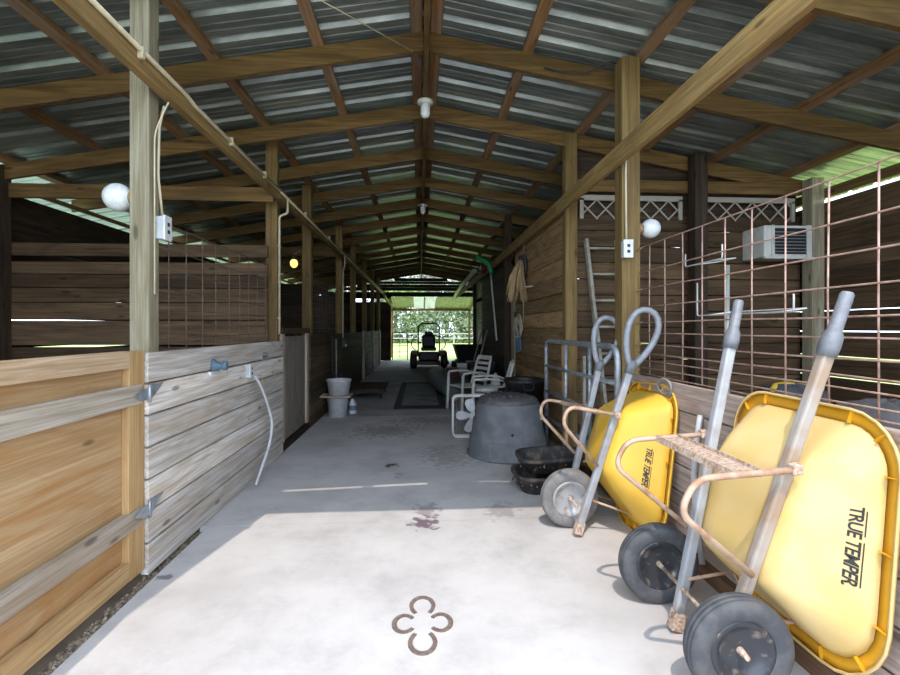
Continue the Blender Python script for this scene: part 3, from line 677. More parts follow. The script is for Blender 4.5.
# far left: pale post sleeves and white gate uprights in the dark stall row
for y, lab in ((13.0, 'pale upright strip on the dark stall fronts, nearest the platform cart'), (15.6, 'pale upright strip on the dark stall fronts, between cart and gate'), (18.0, 'pale upright strip on the dark stall fronts, nearest the lawn')):
    tag(MB().box((-1.56, y, 0), (-1.50, y+.12, 1.32)).build('door_stile', W_rail(2), loc=(-1.53, y, 0)), lab, 'stile', 'pale stall stiles')
# tube gate at the end opening
t = thing('tube_gate', 'dark tube gate swung open at the far end by the lawn', 'gate', (-1.15, 20.9, 0))
MB().tube(smoothpath([(-1.2, 20.8, .12), (-1.2, 20.8, 1.2), (-.55, 21.0, 1.2), (-.55, 21.0, .12)], .12), .022, 8).build('frame', DARKM, t)
for z in (.35, .62, .9): MB().tube([(-1.2, 20.8, z), (-.55, 21.0, z)], .016, 8).build('rail', DARKM, t)
MB().tube([(-.88, 20.9, .12), (-.88, 20.9, 1.2)], .016, 8).build('upright', DARKM, t)
for x, y in ((-1.2, 20.8), (-.55, 21.0)): MB().tube([(x, y, -.05), (x, y, .13)], .02, 8).build('foot', DARKM, t)

# ---------------------------------------------------------------- horseshoes set as a flower
def shoe(cx, cy, ang, w_, l_, lab):
    pts = []
    for k in range(17):
        a = math.radians(-142 + 284*k/16); x = math.sin(a)*w_/2*(1 if abs(a) < 1.6 else .97); y = math.cos(a)*l_/2
        pts.append((x, y))
    ca, sa = math.cos(ang), math.sin(ang)
    P3 = [Vec((cx + x*ca - y*sa, cy + x*sa + y*ca, 0)) for x, y in pts]
    mb = MB(); n = len(P3); rings = []
    for i in range(n):
        d_ = (P3[min(i+1, n-1)] - P3[max(i-1, 0)]).normalized(); s_ = Vec((-d_.y, d_.x, 0)); hw = .012 - .003*abs(i-8)/8
        rings.append([P3[i]-s_*hw, P3[i]+s_*hw, P3[i]+s_*hw+Vec((0, 0, .005)), P3[i]-s_*hw+Vec((0, 0, .005))])
    mb.loft(rings, False, False, True)
    return tag(mb.build('horseshoe', SHOE, loc=(cx, cy, 0)), lab, 'horseshoe', 'horseshoe flower on the slab')
HX, HY = .012, 2.255
shoe(HX, HY + .138, 0, .112, .150, 'rusty horseshoe of the floor flower pointing away, toward the mower')
shoe(HX, HY - .138, math.pi, .112, .150, 'rusty horseshoe of the floor flower pointing at the viewer')
shoe(HX - .085, HY, math.pi/2, .128, .098, 'rusty horseshoe of the floor flower pointing to the stall door')
shoe(HX + .085, HY, -math.pi/2, .128, .098, 'rusty horseshoe of the floor flower pointing to the wheelbarrows')

# ---------------------------------------------------------------- wheelbarrows
def rrect(cu, cv, hu, hv, r_lo, r_hi, n=6, mid=7):
    """Rounded rectangle in (u, v); r_lo rounds the nose corners, r_hi the rear corners."""
    out = []; arcs = []
    for (su, sv, a0) in ((1, 1, 0), (-1, 1, 90), (-1, -1, 180), (1, -1, 270)):
        r = r_hi if su > 0 else r_lo
        arcs.append([(cu + su*(hu-r) + r*math.cos(math.radians(a0 + 90*k/n)), cv + sv*(hv-r) + r*math.sin(math.radians(a0 + 90*k/n))) for k in range(n+1)])
    for i in range(4):
        p, q = arcs[i][-1], arcs[(i+1) % 4][0]
        out += arcs[i] + [(p[0] + (q[0]-p[0])*k/(mid+1), p[1] + (q[1]-p[1])*k/(mid+1)) for k in range(1, mid+1)]
    return out

def barrow(lab, base, top, bot_hw, top_hw, vtop, rim_lo, rim_hi, rim_hv, rim_v, panel, wheels, loops, ymat, legp, leg_mat, bar_mats, txt):
    base = Vec(base); U = (Vec(top) - base).normalized(); Lb = (Vec(top) - base).length
    V = (Vec((0, 1, 0)) - U*U.y).normalized(); Wn = U.cross(V)
    def P(u, v, w_): return base + U*u + V*v + Wn*w_
    root = thing('wheelbarrow', lab, 'wheelbarrow', (base.x, base.y, 0), 'yellow wheelbarrows')
    # tray: rim line runs in (u, w) from rim_lo (nose) to rim_hi (rear)
    (u0, w0), (u1, w1) = rim_lo, rim_hi
    def rimw(u): return w0 + (w1-w0)*(u-u0)/(u1-u0)
    pu0, pu1, phv, pw = panel
    cu = (u0+u1)/2; hu = (u1-u0)/2; pcu = (pu0+pu1)/2; phu = (pu1-pu0)/2
    ring_b = [(u, v, pw) for u, v in rrect(pcu, rim_v*.4, phu, phv, .07, .06)]
    ring_r = [(u, v, rimw(u)) for u, v in rrect(cu, rim_v, hu, rim_hv, .20, .15)]
    def lerp(t): return [tuple(a[i]*(1-t)+b_[i]*t for i in range(3)) for a, b_ in zip(ring_b, ring_r)]
    rings = []
    small = [(pcu+(u-pcu)*.5, v*.5, w_) for u, v, w_ in ring_b]
    inset = [(pcu+(u-pcu)*.93, v*.93, w_+.0) for u, v, w_ in ring_b]
    r2 = [tuple(a[i]*.94+b_[i]*.06 - (0.012 if i == 2 else 0) for i in range(3)) for a, b_ in zip(ring_b, ring_r)]
    for ring in (small, inset, r2, lerp(.3), lerp(.6), lerp(.9), ring_r): rings.append([P(*p) for p in ring])
    mb = MB(); mb.loft(rings, False, True, False)
    n = len(ring_b); o = len(mb.v) - n*len(rings); mb.f.append(tuple(o+k for k in range(n))); mb.r.append(.5); mb.sm.append(True)
    tray_mb = mb; tray = mb.build('tray', ymat, root, solid=.005)
    # rolled rim: flange out, then a lip turned back toward the tray bottom
    f1 = [(u, v, rimw(u)-.004) for u, v in rrect(cu, rim_v, hu+.05, rim_hv+.05, .245, .195)]
    f2 = [(u, v, rimw(u)+.012) for u, v in rrect(cu, rim_v, hu+.056, rim_hv+.056, .25, .20)]
    f3 = [(u, v, rimw(u)+.010) for u, v in rrect(cu, rim_v, hu+.047, rim_hv+.047, .243, .193)]
    mb = MB(); mb.loft([[P(*p) for p in rr] for rr in ([(u, v, w_-.004) for u, v, w_ in ring_r], f1)], False, True, False)
    mb.build('rim_flange', RIMSH, tray, solid=.005)
    mb = MB(); mb.loft([[P(*p) for p in rr] for rr in (f1, f2, f3)], False, True, False)
    lip = mb.build('rim_lip', ymat, tray, solid=.004)
    # small gussets under the flange
    for k in [14*i + j for i in range(4) for j in (0, 3, 6, 10)]:
        if True:
            a = Vec(P(*ring_r[k])); b_ = Vec(P(*f1[k])); dd = (b_-a).normalized()
            mb = MB().beam(a + dd*.002 + Wn*.012, b_ - dd*.003 + Wn*.007, .004, .016, up=Wn)
            mb.build('gusset', RIMSH, tray)
    # lettering on the side that faces -V
    if txt:
        tu, tlen, tf = txt
        cv_ = bpy.data.curves.new('lettering', 'FONT'); cv_.body = 'TRUE TEMPER.'; cv_.size = 1; cv_.shear = .25; cv_.offset = .02; cv_.extrude = .004
        cv_.space_character = .92
        to = bpy.data.objects.new('lettering', cv_); COL.objects.link(to); dg = bpy.context.evaluated_depsgraph_get(); dg.update()
        me = bpy.data.meshes.new_from_object(to.evaluated_get(dg)); bpy.data.objects.remove(to)
        xs = [v.co.x for v in me.vertices]; x0, x1 = min(xs), max(xs); sc = tlen/(x1-x0)
        # the side is a ruled surface between the panel edge and the rim
        pe = [(pu1-.06, rim_v*.4-phv, pw), (pu0+.07, rim_v*.4-phv, pw)]; re_ = [(u1-.15, rim_v-rim_hv, 0), (u0+.20, rim_v-rim_hv, 0)]
        re_ = [(u, v, rimw(u)) for u, v, _ in re_]
        def side(f, t):
            q1 = [pe[0][i]*(1-f)+pe[1][i]*f for i in range(3)]; q2 = [re_[0][i]*(1-f)+re_[1][i]*f for i in range(3)]
            return P(*[q1[i]*(1-t)+q2[i]*t for i in range(3)])
        f0 = 0.0
        while f0 < 1 and (side(f0, tf)-base).dot(U) > tu: f0 += .01
        A = side(f0, tf); fl_ = (side(1, tf)-side(0, tf)).length; tl_ = (side(f0, 1)-side(f0, 0)).length
        ez = (side(f0+.1, tf)-A).cross(side(f0, tf+.1)-A).normalized()
        if ez.dot(V) > 0: ez = -ez
        L0 = Vec(root['_L']); hs_ = tlen*.155
        ys_ = [v.co.y for v in me.vertices]; y0, y1 = min(ys_), max(ys_)
        bvh = BVHTree.FromPolygons([tuple(v) for v in tray_mb.v], tray_mb.f)
        def S(fx, fy, fz):
            p = side(f0 + fx*tlen/fl_, tf + fy*hs_/tl_); h = bvh.ray_cast(p + ez*.06, -ez, .12)[0]
            return (h or p) + ez*(.0042 + fz)
        for v in me.vertices:
            c = v.co.copy(); v.co = S((c.x-x0)/(x1-x0), (c.y-y0)/(y1-y0), 0 if c.z < 0 else .0012) - L0
        me.materials.clear(); me.materials.append(LETTER)
        to = bpy.data.objects.new('lettering', me); COL.objects.link(to); to.parent = tray; to['_L'] = root['_L']
        tray['_L'] = root['_L']
        bars_ = MB()
        for (fa, fb_) in ((.05, .36), (.43, .97)):
            p = S(fa, 1.17, .0005); q_ = S(fb_, 1.17, .0005); bars_.beam(p, q_, .0016, hs_*.09, up=(S(fa, 1.2, 0)-S(fa, 1.1, 0)))
        bars_.build('lettering_bar', LETTER, tray)
    # handle bars
    for s_, bm_ in ((-1, bar_mats[0]), (1, bar_mats[1])):
        kk = .75 if loops else .86; p = P(-.01, s_*bot_hw, 0); q_ = P(Lb*kk, vtop*kk + s_*(bot_hw + (top_hw-bot_hw)*kk), 0); tip = P(Lb, vtop + s_*top_hw, 0)
        d_ = (tip-p).normalized()
        bar = MB().beam(p, q_, .042, .046, up=Wn).build('handle_bar', bm_, root, bevel=.009)
        if not loops:
            MB().tube([q_ - d_*.03, q_ + d_*.01, q_ + d_*.05, q_ + d_*.07, tip - d_*.01, tip], [.033, .036, .034, .024, .023, .017], 12).build('grip', GRIP, bar)
        else:
            MB().tube([q_ - d_*.06, q_ - d_*.01, q_ + d_*.03], [.03, .035, .03], 10).build('grip_socket', GRIP, bar)
            pts = []; hh = .385; g = Wn
            for k in range(20):
                a = 2*math.pi*k/20; yy = (1-math.cos(a))/2; ww = math.sin(a)*.128*(.45 + .6*yy)
                pts.append(q_ + d_*(.0 + hh*yy) + g*ww)
            MB().tube(pts, .021, 8, closed=True).build('loop_grip', plain('light_grey_grip', (.27, .285, .31), .45, 0, (.21, .22, .24), 20), bar)
        # nose bracket
        MB().beam(P(-.035, s_*bot_hw, 0) + Wn*.0, P(.05, s_*bot_hw, 0), .05, .056, up=Wn).build('foot_bracket', RUST, bar, bevel=.004)
    # legs: bent tubes standing off the bars, and the rusty plate between them
    for s_ in (-1, 1):
        pts = [P(u, vtop*.5 + s_*(lv), w_) for (u, w_, lv) in legp]
        leg = MB().tube(smoothpath(pts, .06, 6), .0125, 8).build('leg', leg_mat, root)
        MB().box(Vec(P(legp[0][0], s_*legp[0][2], .01)) - Vec((.02, .02, .02)), Vec(P(legp[0][0], s_*legp[0][2], .01)) + Vec((.02, .02, .02))).build('leg_bolt', RUST, leg, bevel=.006)
    a, b_ = legp[0], legp[1]
    m0 = .12; m1 = .62
    pl = MB()
    def lp(t, s_): return P(a[0]*(1-t)+b_[0]*t, vtop*.5 + s_*(a[2]*(1-t)+b_[2]*t), a[1]*(1-t)+b_[1]*t)
    q1, q2, q3, q4 = lp(.38, -1), lp(.38, 1), lp(.62, 1), lp(.62, -1)
    nn = (q2-q1).cross(q4-q1).normalized()*.004
    pl.add([q1-nn, q2-nn, q3-nn, q4-nn, q1+nn, q2+nn, q3+nn, q4+nn], [(0, 3, 2, 1), (4, 5, 6, 7), (0, 1, 5, 4), (1, 2, 6, 5), (2, 3, 7, 6), (3, 0, 4, 7)])
    pl.build('leg_plate', RUST if ymat is YELF else TAN, root)
    pl = MB(); pl.beam(lp(.63, -1), lp(.63, 1), .012, .03, up=U); pl.beam(lp(.37, -1), lp(.37, 1), .012, .03, up=U); pl.build('plate_edge', RUST if ymat is YELF else TAN, root)
    # wheels
    for (c, tm, rm, ax) in wheels:
        c = Vec(c); r = c.z; ax = Vec(ax).normalized()
        wd = .048
        prof = [(r*.60, -wd*.72), (r*.66, -wd*.92), (r*.80, -wd), (r*.91, -wd*.88), (r*.965, -wd*.66), (r*.972, -wd*.5), (r*.962, -wd*.46), (r*.985, -wd*.40), (r*.99, -wd*.12), (r*.978, -wd*.08), (r*.978, wd*.08), (r*.99, wd*.12),
                (r*.985, wd*.40), (r*.962, wd*.46), (r*.972, wd*.5), (r*.965, wd*.66), (r*.91, wd*.88), (r*.80, wd), (r*.66, wd*.92), (r*.60, wd*.72)]
        tyre = MB().lathe(prof, c, ax, 40).build('wheel', tm, root, props={'label': 'rubber tyre'})
        rp = [(r*.10, -wd*.25), (r*.30, -wd*.2), (r*.44, -wd*.45), (r*.52, -wd*.75), (r*.58, -wd*.8), (r*.615, -wd*.74), (r*.615, wd*.74), (r*.58, wd*.8), (r*.52, wd*.75), (r*.44, wd*.45), (r*.30, wd*.2), (r*.10, wd*.25)]
        MB().lathe(rp, c, ax, 32, cap=True).build('wheel_rim', rm, tyre)
        MB().tube([c - ax*wd*1.25, c - ax*wd*.3, c + ax*wd*.3, c + ax*wd*1.25], [.009, .014, .014, .009], 12).build('hub', RUST, tyre)
    # axle and tray braces
    if len(wheels) == 2:
        MB().tube([wheels[0][0], wheels[1][0]], .009, 8).build('axle', RUST, root)
    else:
        c = Vec(wheels[0][0]); MB().tube([c - Vec((0, bot_hw+.03, 0)), c + Vec((0, bot_hw+.03, 0))], .009, 8).build('axle', RUST, root)
    for s_ in (-1, 1):
        c = Vec(wheels[0][0]) if len(wheels) == 1 else Vec(wheels[0 if s_ < 0 else 1][0])
        p = P(c.z, s_*bot_hw, 0); MB().tube([p, P(u0 + .06, s_*phv*.8, rimw(u0) + .03)], .008, 8).build('brace', TAN, root)
    return root

# near, two-wheeled, faded yellow
barrow('large faded yellow wheelbarrow with two black tyres and straight grips, tipped against the boards',
       (1.18, 1.97, .045), (1.575, 1.96, 1.535), .15, .30, -.005, (.225, -.315), (1.075, -.155), .365, -.075, (.38, .85, .25, -.028),
       [((1.19, 1.71, .20), TIRE, RIMM, (.05, 1, 0)), ((1.215, 2.36, .2), TIRE, RIMM, (.05, 1, 0))], False, YELF,
       [(.86, .0, .285), (.735, .375, .29), (.60, .405, .29), (.42, .02, .225)], TAN, (BART, BARM), (.79, .27, .63))
# far, single wheel, loop grips
barrow('bright yellow wheelbarrow with one dusty tyre and loop grips, standing behind the larger one',
       (1.06, 3.27, .045), (1.52, 3.37, 1.50), .145, .31, .02, (.13, -.40), (1.03, -.255), .315, -.10, (.40, .84, .20, -.028),
       [((1.05, 3.29, .205), TIREG, RIMG, (.02, 1, 0))], True, YEL,
       [(.80, .0, .27), (.76, .34, .28), (.64, .35, .28), (.44, .02, .22)], TAN, (BARM, BARM), (.66, .24, .60))

# ---------------------------------------------------------------- composter, pans, fan, chairs
t = thing('composter', 'large grey tapered plastic composter with domed slotted lid', 'composter', (.98, 5.27, 0))
MB().lathe([(.30, .01), (.455, .0), (.46, .025), (.437, .035), (.425, .205), (.40, .212)], (.98, 5.27, 0), n=40, cap=True).build('lower_tier', COMP, t)
MB().lathe([(.418, .19), (.418, .214), (.405, .222), (.388, .385), (.37, .392)], (.98, 5.27, 0), n=40, cap=True).build('middle_tier', COMP, t)
MB().lathe([(.384, .37), (.384, .394), (.370, .402), (.350, .575), (.31, .58)], (.98, 5.27, 0), n=40, cap=True).build('upper_tier', COMP, t)
lid = MB(); lid.lathe([(.335, .565), (.335, .60), (.31, .63), (.2, .655), (.03, .665)], (.98, 5.27, 0), n=40, cap=True); lid = lid.build('lid', COMPD, t)
mb = MB()
for k in range(-3, 4): mb.box((.98 + .075*k - .012, 5.08, .645 - abs(k)*.006), (.98 + .075*k + .012, 5.46, .672 - abs(k)*.008))
mb.build('lid_rib', COMPD, lid)
MB().lathe([(.014, 0), (.014, .012)], (.955, 4.868, .29), (0, -1, 0), 10, cap=True).build('plug', BLACK, t)
MB().box((1.31, 5.1, .40), (1.335, 5.17, .55)).build('side_latch', CREAM, t)
for a in (-2.2, -1.1):
    MB().box((.98 + .425*math.cos(a) - .012, 5.27 + .425*math.sin(a) - .012, .02), (.98 + .425*math.cos(a) + .012, 5.27 + .425*math.sin(a) + .012, .2)).build('rib', COMP, t)

def pan(c, lx, ly, h, tilt, lab, tz=0):
    t = thing('feed_pan', lab, 'feed pan', c, 'black rubber feed pans'); C0 = Vec(c)
    M = Matrix.Rotation(tz, 3, 'Z') @ Matrix.Rotation(tilt, 3, 'Y')
    def ring(sx, sy, z): return [C0 + M @ Vec((x, y, z)) for x, y in rrect(0, 0, lx*sx, ly*sy, ly*sy*.62, ly*sy*.62, 5)]
    mb = MB(); mb.loft([ring(.5, .5, .012), ring(.80, .78, .012), ring(.93, .92, h-.01), ring(.96, .95, h), ring(1.04, 1.04, h), ring(1.04, 1.04, h-.03), ring(.97, .97, h-.034), ring(.82, .8, 0), ring(.5, .5, 0)], False, True, True)
    mb.build('bowl', RUBB, t)
    mb = MB()
    rr = ring(.99, .99, h*.55)
    for k in range(70):
        q_ = rr[R.randrange(len(rr))].lerp(rr[R.randrange(len(rr))] if k % 9 == 0 else rr[(R.randrange(len(rr)))], 0) + Vec((R.uniform(-.008, .008), R.uniform(-.008, .008), R.uniform(-.03, .03)))
        mb.ball(q_, R.uniform(.003, .010), 5, 4, (1, 1, .8))
    mb.build('mud_clod', plain('dried_mud', (.20, .15, .10), .95), t, props={'kind': 'stuff'})
    return t
pan((1.10, 4.10, .005), .28, .23, .15, .0, 'lower muddy black feed pan, under another one beside the dusty tyre')
pan((1.16, 4.17, .16), .28, .22, .13, -.05, 'upper muddy black feed pan resting on another beside the composter')

# box fan
t = thing('box_fan', 'white box fan standing on the floor behind the composter', 'fan', (.68, 6.05, 0))
fx0, fx1, fy, fz = .42, .95, 6.05, .53
MB().tube(smoothpath([(fx0, fy, .01), (fx1, fy, .01), (fx1, fy, fz), (fx0, fy, fz)], .07, 5, True), .016, 8, closed=True).build('frame', CREAM, t)
MB().tube(smoothpath([(fx0, fy+.1, .01), (fx1, fy+.1, .01), (fx1, fy+.1, fz), (fx0, fy+.1, fz)], .07, 5, True), .012, 8, closed=True).build('frame', CREAM, t)
cx, cz = (fx0+fx1)/2, fz/2 + .005
MB().lathe([(.05, -.03), (.055, .0), (.055, .06)], (cx, fy+.05, cz), (0, -1, 0), 18, cap=True).build('hub', CREAM, t)
for k in range(5):
    a = 2*math.pi*k/5 + .55; e = Vec((math.cos(a), 0, math.sin(a))); f = Vec((-math.sin(a), .35, math.cos(a))).normalized(); c0 = Vec((cx, fy+.04, cz))
    outl = [(.045, .025), (.10, .06), (.17, .075), (.215, .05), (.225, 0), (.21, -.045), (.16, -.06), (.09, -.045), (.045, -.025)]
    mb = MB(); q_ = [c0 + e*r + f*w_ for r, w_ in outl]; mb.add(q_, [tuple(range(len(q_)))]); mb.build('blade', WHITE, t, solid=.004)
mb = MB()
for k in range(1, 12):
    x = fx0 + (fx1-fx0)*k/12; mb.tube([(x, fy-.012, .02), (x, fy-.012, fz-.01)], .0016, 4)
mb.build('grille', CREAM, t)

def chair(loc, rot, lab):
    """White resin armchair, facing -X before it is turned."""
    t = thing('resin_chair', lab, 'chair', loc, 'white resin armchairs'); t.rotation_euler = (0, 0, rot); t['_L'] = (0, 0, 0)
    MB().box((-.24, -.22, .40), (.20, .22, .425)).build('seat', CREAM, t, bevel=.012)
    for sx, sy in ((-1, -1), (-1, 1)): MB().tube([(-.27, sy*.25, 0), (-.255, sy*.245, .3), (-.24, sy*.24, .62)], [.026, .024, .024], 8, upv=(0, 1, 0)).build('leg', CREAM, t)
    for sy in (-1, 1):
        MB().tube([(.30, sy*.25, 0), (.25, sy*.24, .3), (.22, sy*.235, .45)], [.026, .024, .024], 8, upv=(0, 1, 0)).build('leg', CREAM, t)
        MB().tube([(-.26, sy*.245, .60), (-.22, sy*.25, .645), (-.05, sy*.255, .655), (.12, sy*.25, .65), (.27, sy*.235, .60)], [.022, .03, .03, .028, .022], 8, flat=.6).build('armrest', CREAM, t)
        MB().tube([(.20, sy*.21, .42), (.27, sy*.215, .62), (.34, sy*.20, .88)], .022, 8, upv=(0, 1, 0)).build('back_post', CREAM, t)
    for z, h in ((.50, .05), (.60, .05), (.70, .05), (.79, .05), (.885, .075)):
        x = .22 + (z-.42)*.27; MB().beam((x, -.21, z), (x, .21, z), .016, h, up=(.25, 0, 1)).build('slat', CREAM, t, bevel=.006)
    return t
chair((.82, 8.12, 0), .45, 'white resin armchair farther back, beside the grey tarp')
chair((1.05, 7.12, 0), -.12, 'white resin armchair nearer, seen side-on behind the composter')
t = thing('side_table', 'small white plastic side table between the two armchairs', 'table', (1.38, 7.75, 0))
MB().lathe([(.02, .44), (.24, .44), (.25, .45), (.24, .465), (.02, .465)], (1.36, 7.75, 0), n=28, cap=True).build('tabletop', CREAM, t)
for a in (.5, 2.1, 3.7, 5.3): MB().tube([(1.36 + .2*math.cos(a), 7.75 + .2*math.sin(a), 0), (1.36 + .15*math.cos(a), 7.75 + .15*math.sin(a), .44)], .018, 8).build('leg', CREAM, t)
t = thing('spray_bottle', 'white cone-shaped bottle on the side table', 'bottle', (1.24, 7.74, .466))
MB().lathe([(.075, 0), (.08, .02), (.075, .08), (.03, .15), (.022, .17)], (1.24, 7.74, .466), n=16, cap=True).build('body', WHITE, t)
MB().lathe([(.025, .17), (.025, .20)], (1.24, 7.74, .466), n=12, cap=True).build('cap', WHITE, t)
t = thing('spray_bottle', 'white bottle with dark blue top on the side table', 'bottle', (1.42, 7.68, .466))
MB().lathe([(.055, 0), (.06, .01), (.06, .07)], (1.42, 7.68, .466), n=16, cap=True).build('body', WHITE, t)
MB().lathe([(.06, .07), (.06, .12), (.025, .18), (.02, .22)], (1.42, 7.68, .466), n=16, cap=True).build('top', plain('navy_plastic', (.02, .03, .12), .4), t)
# white sack on nearer chair seat
mb = MB(); mb.ball((1.0, 7.12, .478), .17, 14, 8, (1.1, .95, .3))
tag(mb.build('cloth_bundle', WHITE, loc=(1.0, 7.12, .426)), 'white folded cloth on the seat of the nearer armchair', 'cloth')
# muck tub in the corner
t = thing('muck_tub', 'black plastic muck tub against the tack room wall', 'tub', (1.36, 6.14, 0))
MB().lathe([(.02, .01), (.20, .01), (.235, .72), (.245, .74), (.265, .74), (.265, .69), (.248, .68), (.215, 0), (.02, 0)], (1.36, 6.14, 0), n=28, cap=True).build('body', BLACK, t)
for s_ in (-1, 1): MB().tube(smoothpath([(1.36-.06, 6.14 + s_*.26, .72), (1.36-.06, 6.14 + s_*.29, .62), (1.36+.06, 6.14 + s_*.29, .62), (1.36+.06, 6.14 + s_*.26, .72)], .03), .010, 6).build('rope_handle', DARKM, t)
t = thing('muck_tub', 'black plastic tub with lid behind the composter, below the halters', 'tub', (1.38, 6.66, 0))
MB().lathe([(.02, .0), (.20, .0), (.22, .5), (.24, .51), (.24, .54), (.1, .57), (.02, .575)], (1.38, 6.66, 0), n=28, cap=True).build('body', BLACK, t)

# grey tarp roll and red box beyond
mb = MB(); pts = [(.62, 8.9, .14), (.55, 9.6, .17), (.42, 10.6, .2), (.36, 11.6, .22), (.45, 12.8, .2), (.6, 13.6, .15)]
mb.tube([Vec(p) + Vec((R.uniform(-.03, .03), 0, 0)) for p in pts], [.12, .16, .19, .21, .19, .13], 14)
for k in range(10):
    y = R.uniform(9, 13.4); mb.ball((.45 + R.uniform(.05, .22), y, .12), R.uniform(.10, .18), 10, 6, (1, 1.6, .9))
tag(mb.build('tarp', TARP, loc=(.5, 11, 0)), 'long rolled grey tarp lying on the floor behind the armchairs', 'tarp')
# utility cart
t = thing('utility_cart', 'black dump cart parked beside the mower', 'cart', (1.55, 14.6, 0))
ring0 = [(x, y, .42) for x, y in rrect(1.55, 14.6, .38, .5, .06, .06, 3)]; ring1 = [(x, y, .88) for x, y in rrect(1.55, 14.6, .52, .68, .06, .06, 3)]
mb = MB().loft([ring0, ring1, [(x + (1.55-x)*.06, y + (14.6-y)*.06, z) for x, y, z in ring1], [(x + (1.55-x)*.06, y + (14.6-y)*.06, z+.02) for x, y, z in ring0]], False, False, True)
mb.build('bed', BLACK, t)
for x in (1.05, 2.05):
    for y in (14.25, 14.95): MB().lathe([(.05, -.05), (.17, -.05), (.19, 0), (.17, .05), (.05, .05)], (x, y, .19), (1, 0, 0), 20, cap=True).build('wheel', BLACK, t)
MB().box((1.1, 14.2, .34), (2.0, 15.0, .42)).build('chassis', DARKM, t)
# red box in front of it
tag(MB().box((.75, 13.35, 0), (1.1, 13.8, .26)).build('crate', plain('dull_red_crate', (.18, .05, .03), .6), loc=(.9, 13.6, 0), bevel=.01), 'low dull red crate on the floor beside the grey tarp', 'crate')
for k, (x, y, h, lab) in enumerate(((1.25, 9.5, .5, 'black storage bin behind the farther armchair'), (1.42, 10.4, .62, 'taller black storage bin beyond the farther armchair'), (1.35, 11.4, .55, 'black storage bin nearest the utility cart'))):
    t = thing('storage_bin', lab, 'bin', (x, y, 0), 'black storage bins')
    a = [(px, py, 0) for px, py in rrect(x, y, .17, .24, .05, .05, 3)]; b_ = [(px, py, h) for px, py in rrect(x, y, .2, .28, .05, .05, 3)]
    MB().loft([a, b_], False, False, True).build('body', BLACK, t)
    MB().box((x-.22, y-.3, h), (x+.22, y+.3, h+.05)).build('lid', DARKM, t, bevel=.015)

# mower
mx, my = .30, 16.6
t = thing('riding_mower', 'red zero-turn riding mower seen from behind with black seat and roll bar', 'mower', (mx, my, 0))
MB().box((mx-.36, my-.55, .32), (mx+.36, my+.6, .56)).build('body', REDM, t, bevel=.05)
MB().box((mx-.62, my-.45, .42), (mx-.34, my+.35, .62)).build('fender', REDM, t, bevel=.05); MB().box((mx+.34, my-.45, .42), (mx+.62, my+.35, .62)).build('fender', REDM, t, bevel=.05)
MB().box((mx-.65, my+.1, .10), (mx+.72, my+.95, .26)).build('deck', REDM, t, bevel=.04)
MB().box((mx-.32, my-.72, .30), (mx+.32, my-.5, .60)).build('engine', BLACK, t, bevel=.04)
for sx in (-1, 1):
    tw = MB().lathe([(.10, -.11), (.25, -.115), (.29, -.08), (.30, 0), (.29, .08), (.25, .115), (.10, .11)], (mx + sx*.52, my-.25, .30), (1, 0, 0), 26, cap=True).build('wheel', BLACK, t)
    MB().lathe([(.12, -.12), (.13, 0), (.12, .12)], (mx + sx*.52, my-.25, .30), (1, 0, 0), 18, cap=True).build('wheel_rim', CREAM, tw)
    MB().lathe([(.04, -.06), (.12, -.06), (.13, 0), (.12, .06), (.04, .06)], (mx + sx*.45, my+1.05, .13), (1, 0, 0), 18, cap=True).build('wheel', BLACK, t)
    MB().tube(smoothpath([(mx + sx*.36, my+.25, .55), (mx + sx*.62, my+.3, .75), (mx + sx*.58, my+.3, 1.0), (mx + sx*.40, my+.3, 1.12)], .12), .018, 8).build('control_lever', DARKM, t)
s_ = MB().box((mx-.27, my-.1, .60), (mx+.27, my+.35, .74)).build('seat', BLACK, t, bevel=.05)
MB().box((mx-.23, my-.25, .72), (mx+.23, my-.1, 1.16)).build('seat_back', BLACK, s_, bevel=.07); MB().box((mx-.15, my-.27, 1.14), (mx+.15, my-.13, 1.27)).build('headrest', BLACK, s_, bevel=.05)
for sx in (-1, 1): MB().box((mx + sx*.29 - .04, my-.1, .86), (mx + sx*.29 + .04, my+.28, .92)).build('armrest', BLACK, s_, bevel=.02)
MB().tube(smoothpath([(mx-.36, my-.35, .5), (mx-.36, my-.35, 1.56), (mx+.36, my-.35, 1.56), (mx+.36, my-.35, .5)], .2), .026, 10).build('roll_bar', DARKM, t)

# ---------------------------------------------------------------- right side: gate, ladder, tack wall
t = thing('tube_gate', 'galvanised tube gate leaning behind the loop-grip wheelbarrow', 'gate', (1.46, 4.4, 0))
gx = lambda y: 1.45 + (5.38-y)*.033
MB().tube(smoothpath([(gx(5.38), 5.38, .02), (gx(5.38), 5.38, 1.255), (gx(3.55), 3.55, 1.255), (gx(3.55), 3.55, .45)], .12), .024, 10).build('frame', GALV, t)
for z in (.97, .68, .38): MB().tube([(gx(5.38), 5.38, z), (gx(3.55), 3.55, z)], .02, 8).build('rail', GALV, t)
for y in (4.72, 4.1): MB().tube([(gx(y), y, .38), (gx(y), y, 1.255)], .018, 8).build('upright', GALV, t)
MB().tube([(gx(3.55), 3.55, .02), (gx(3.55), 3.55, .46)], .024, 8).build('hinge_post', GALV, t)

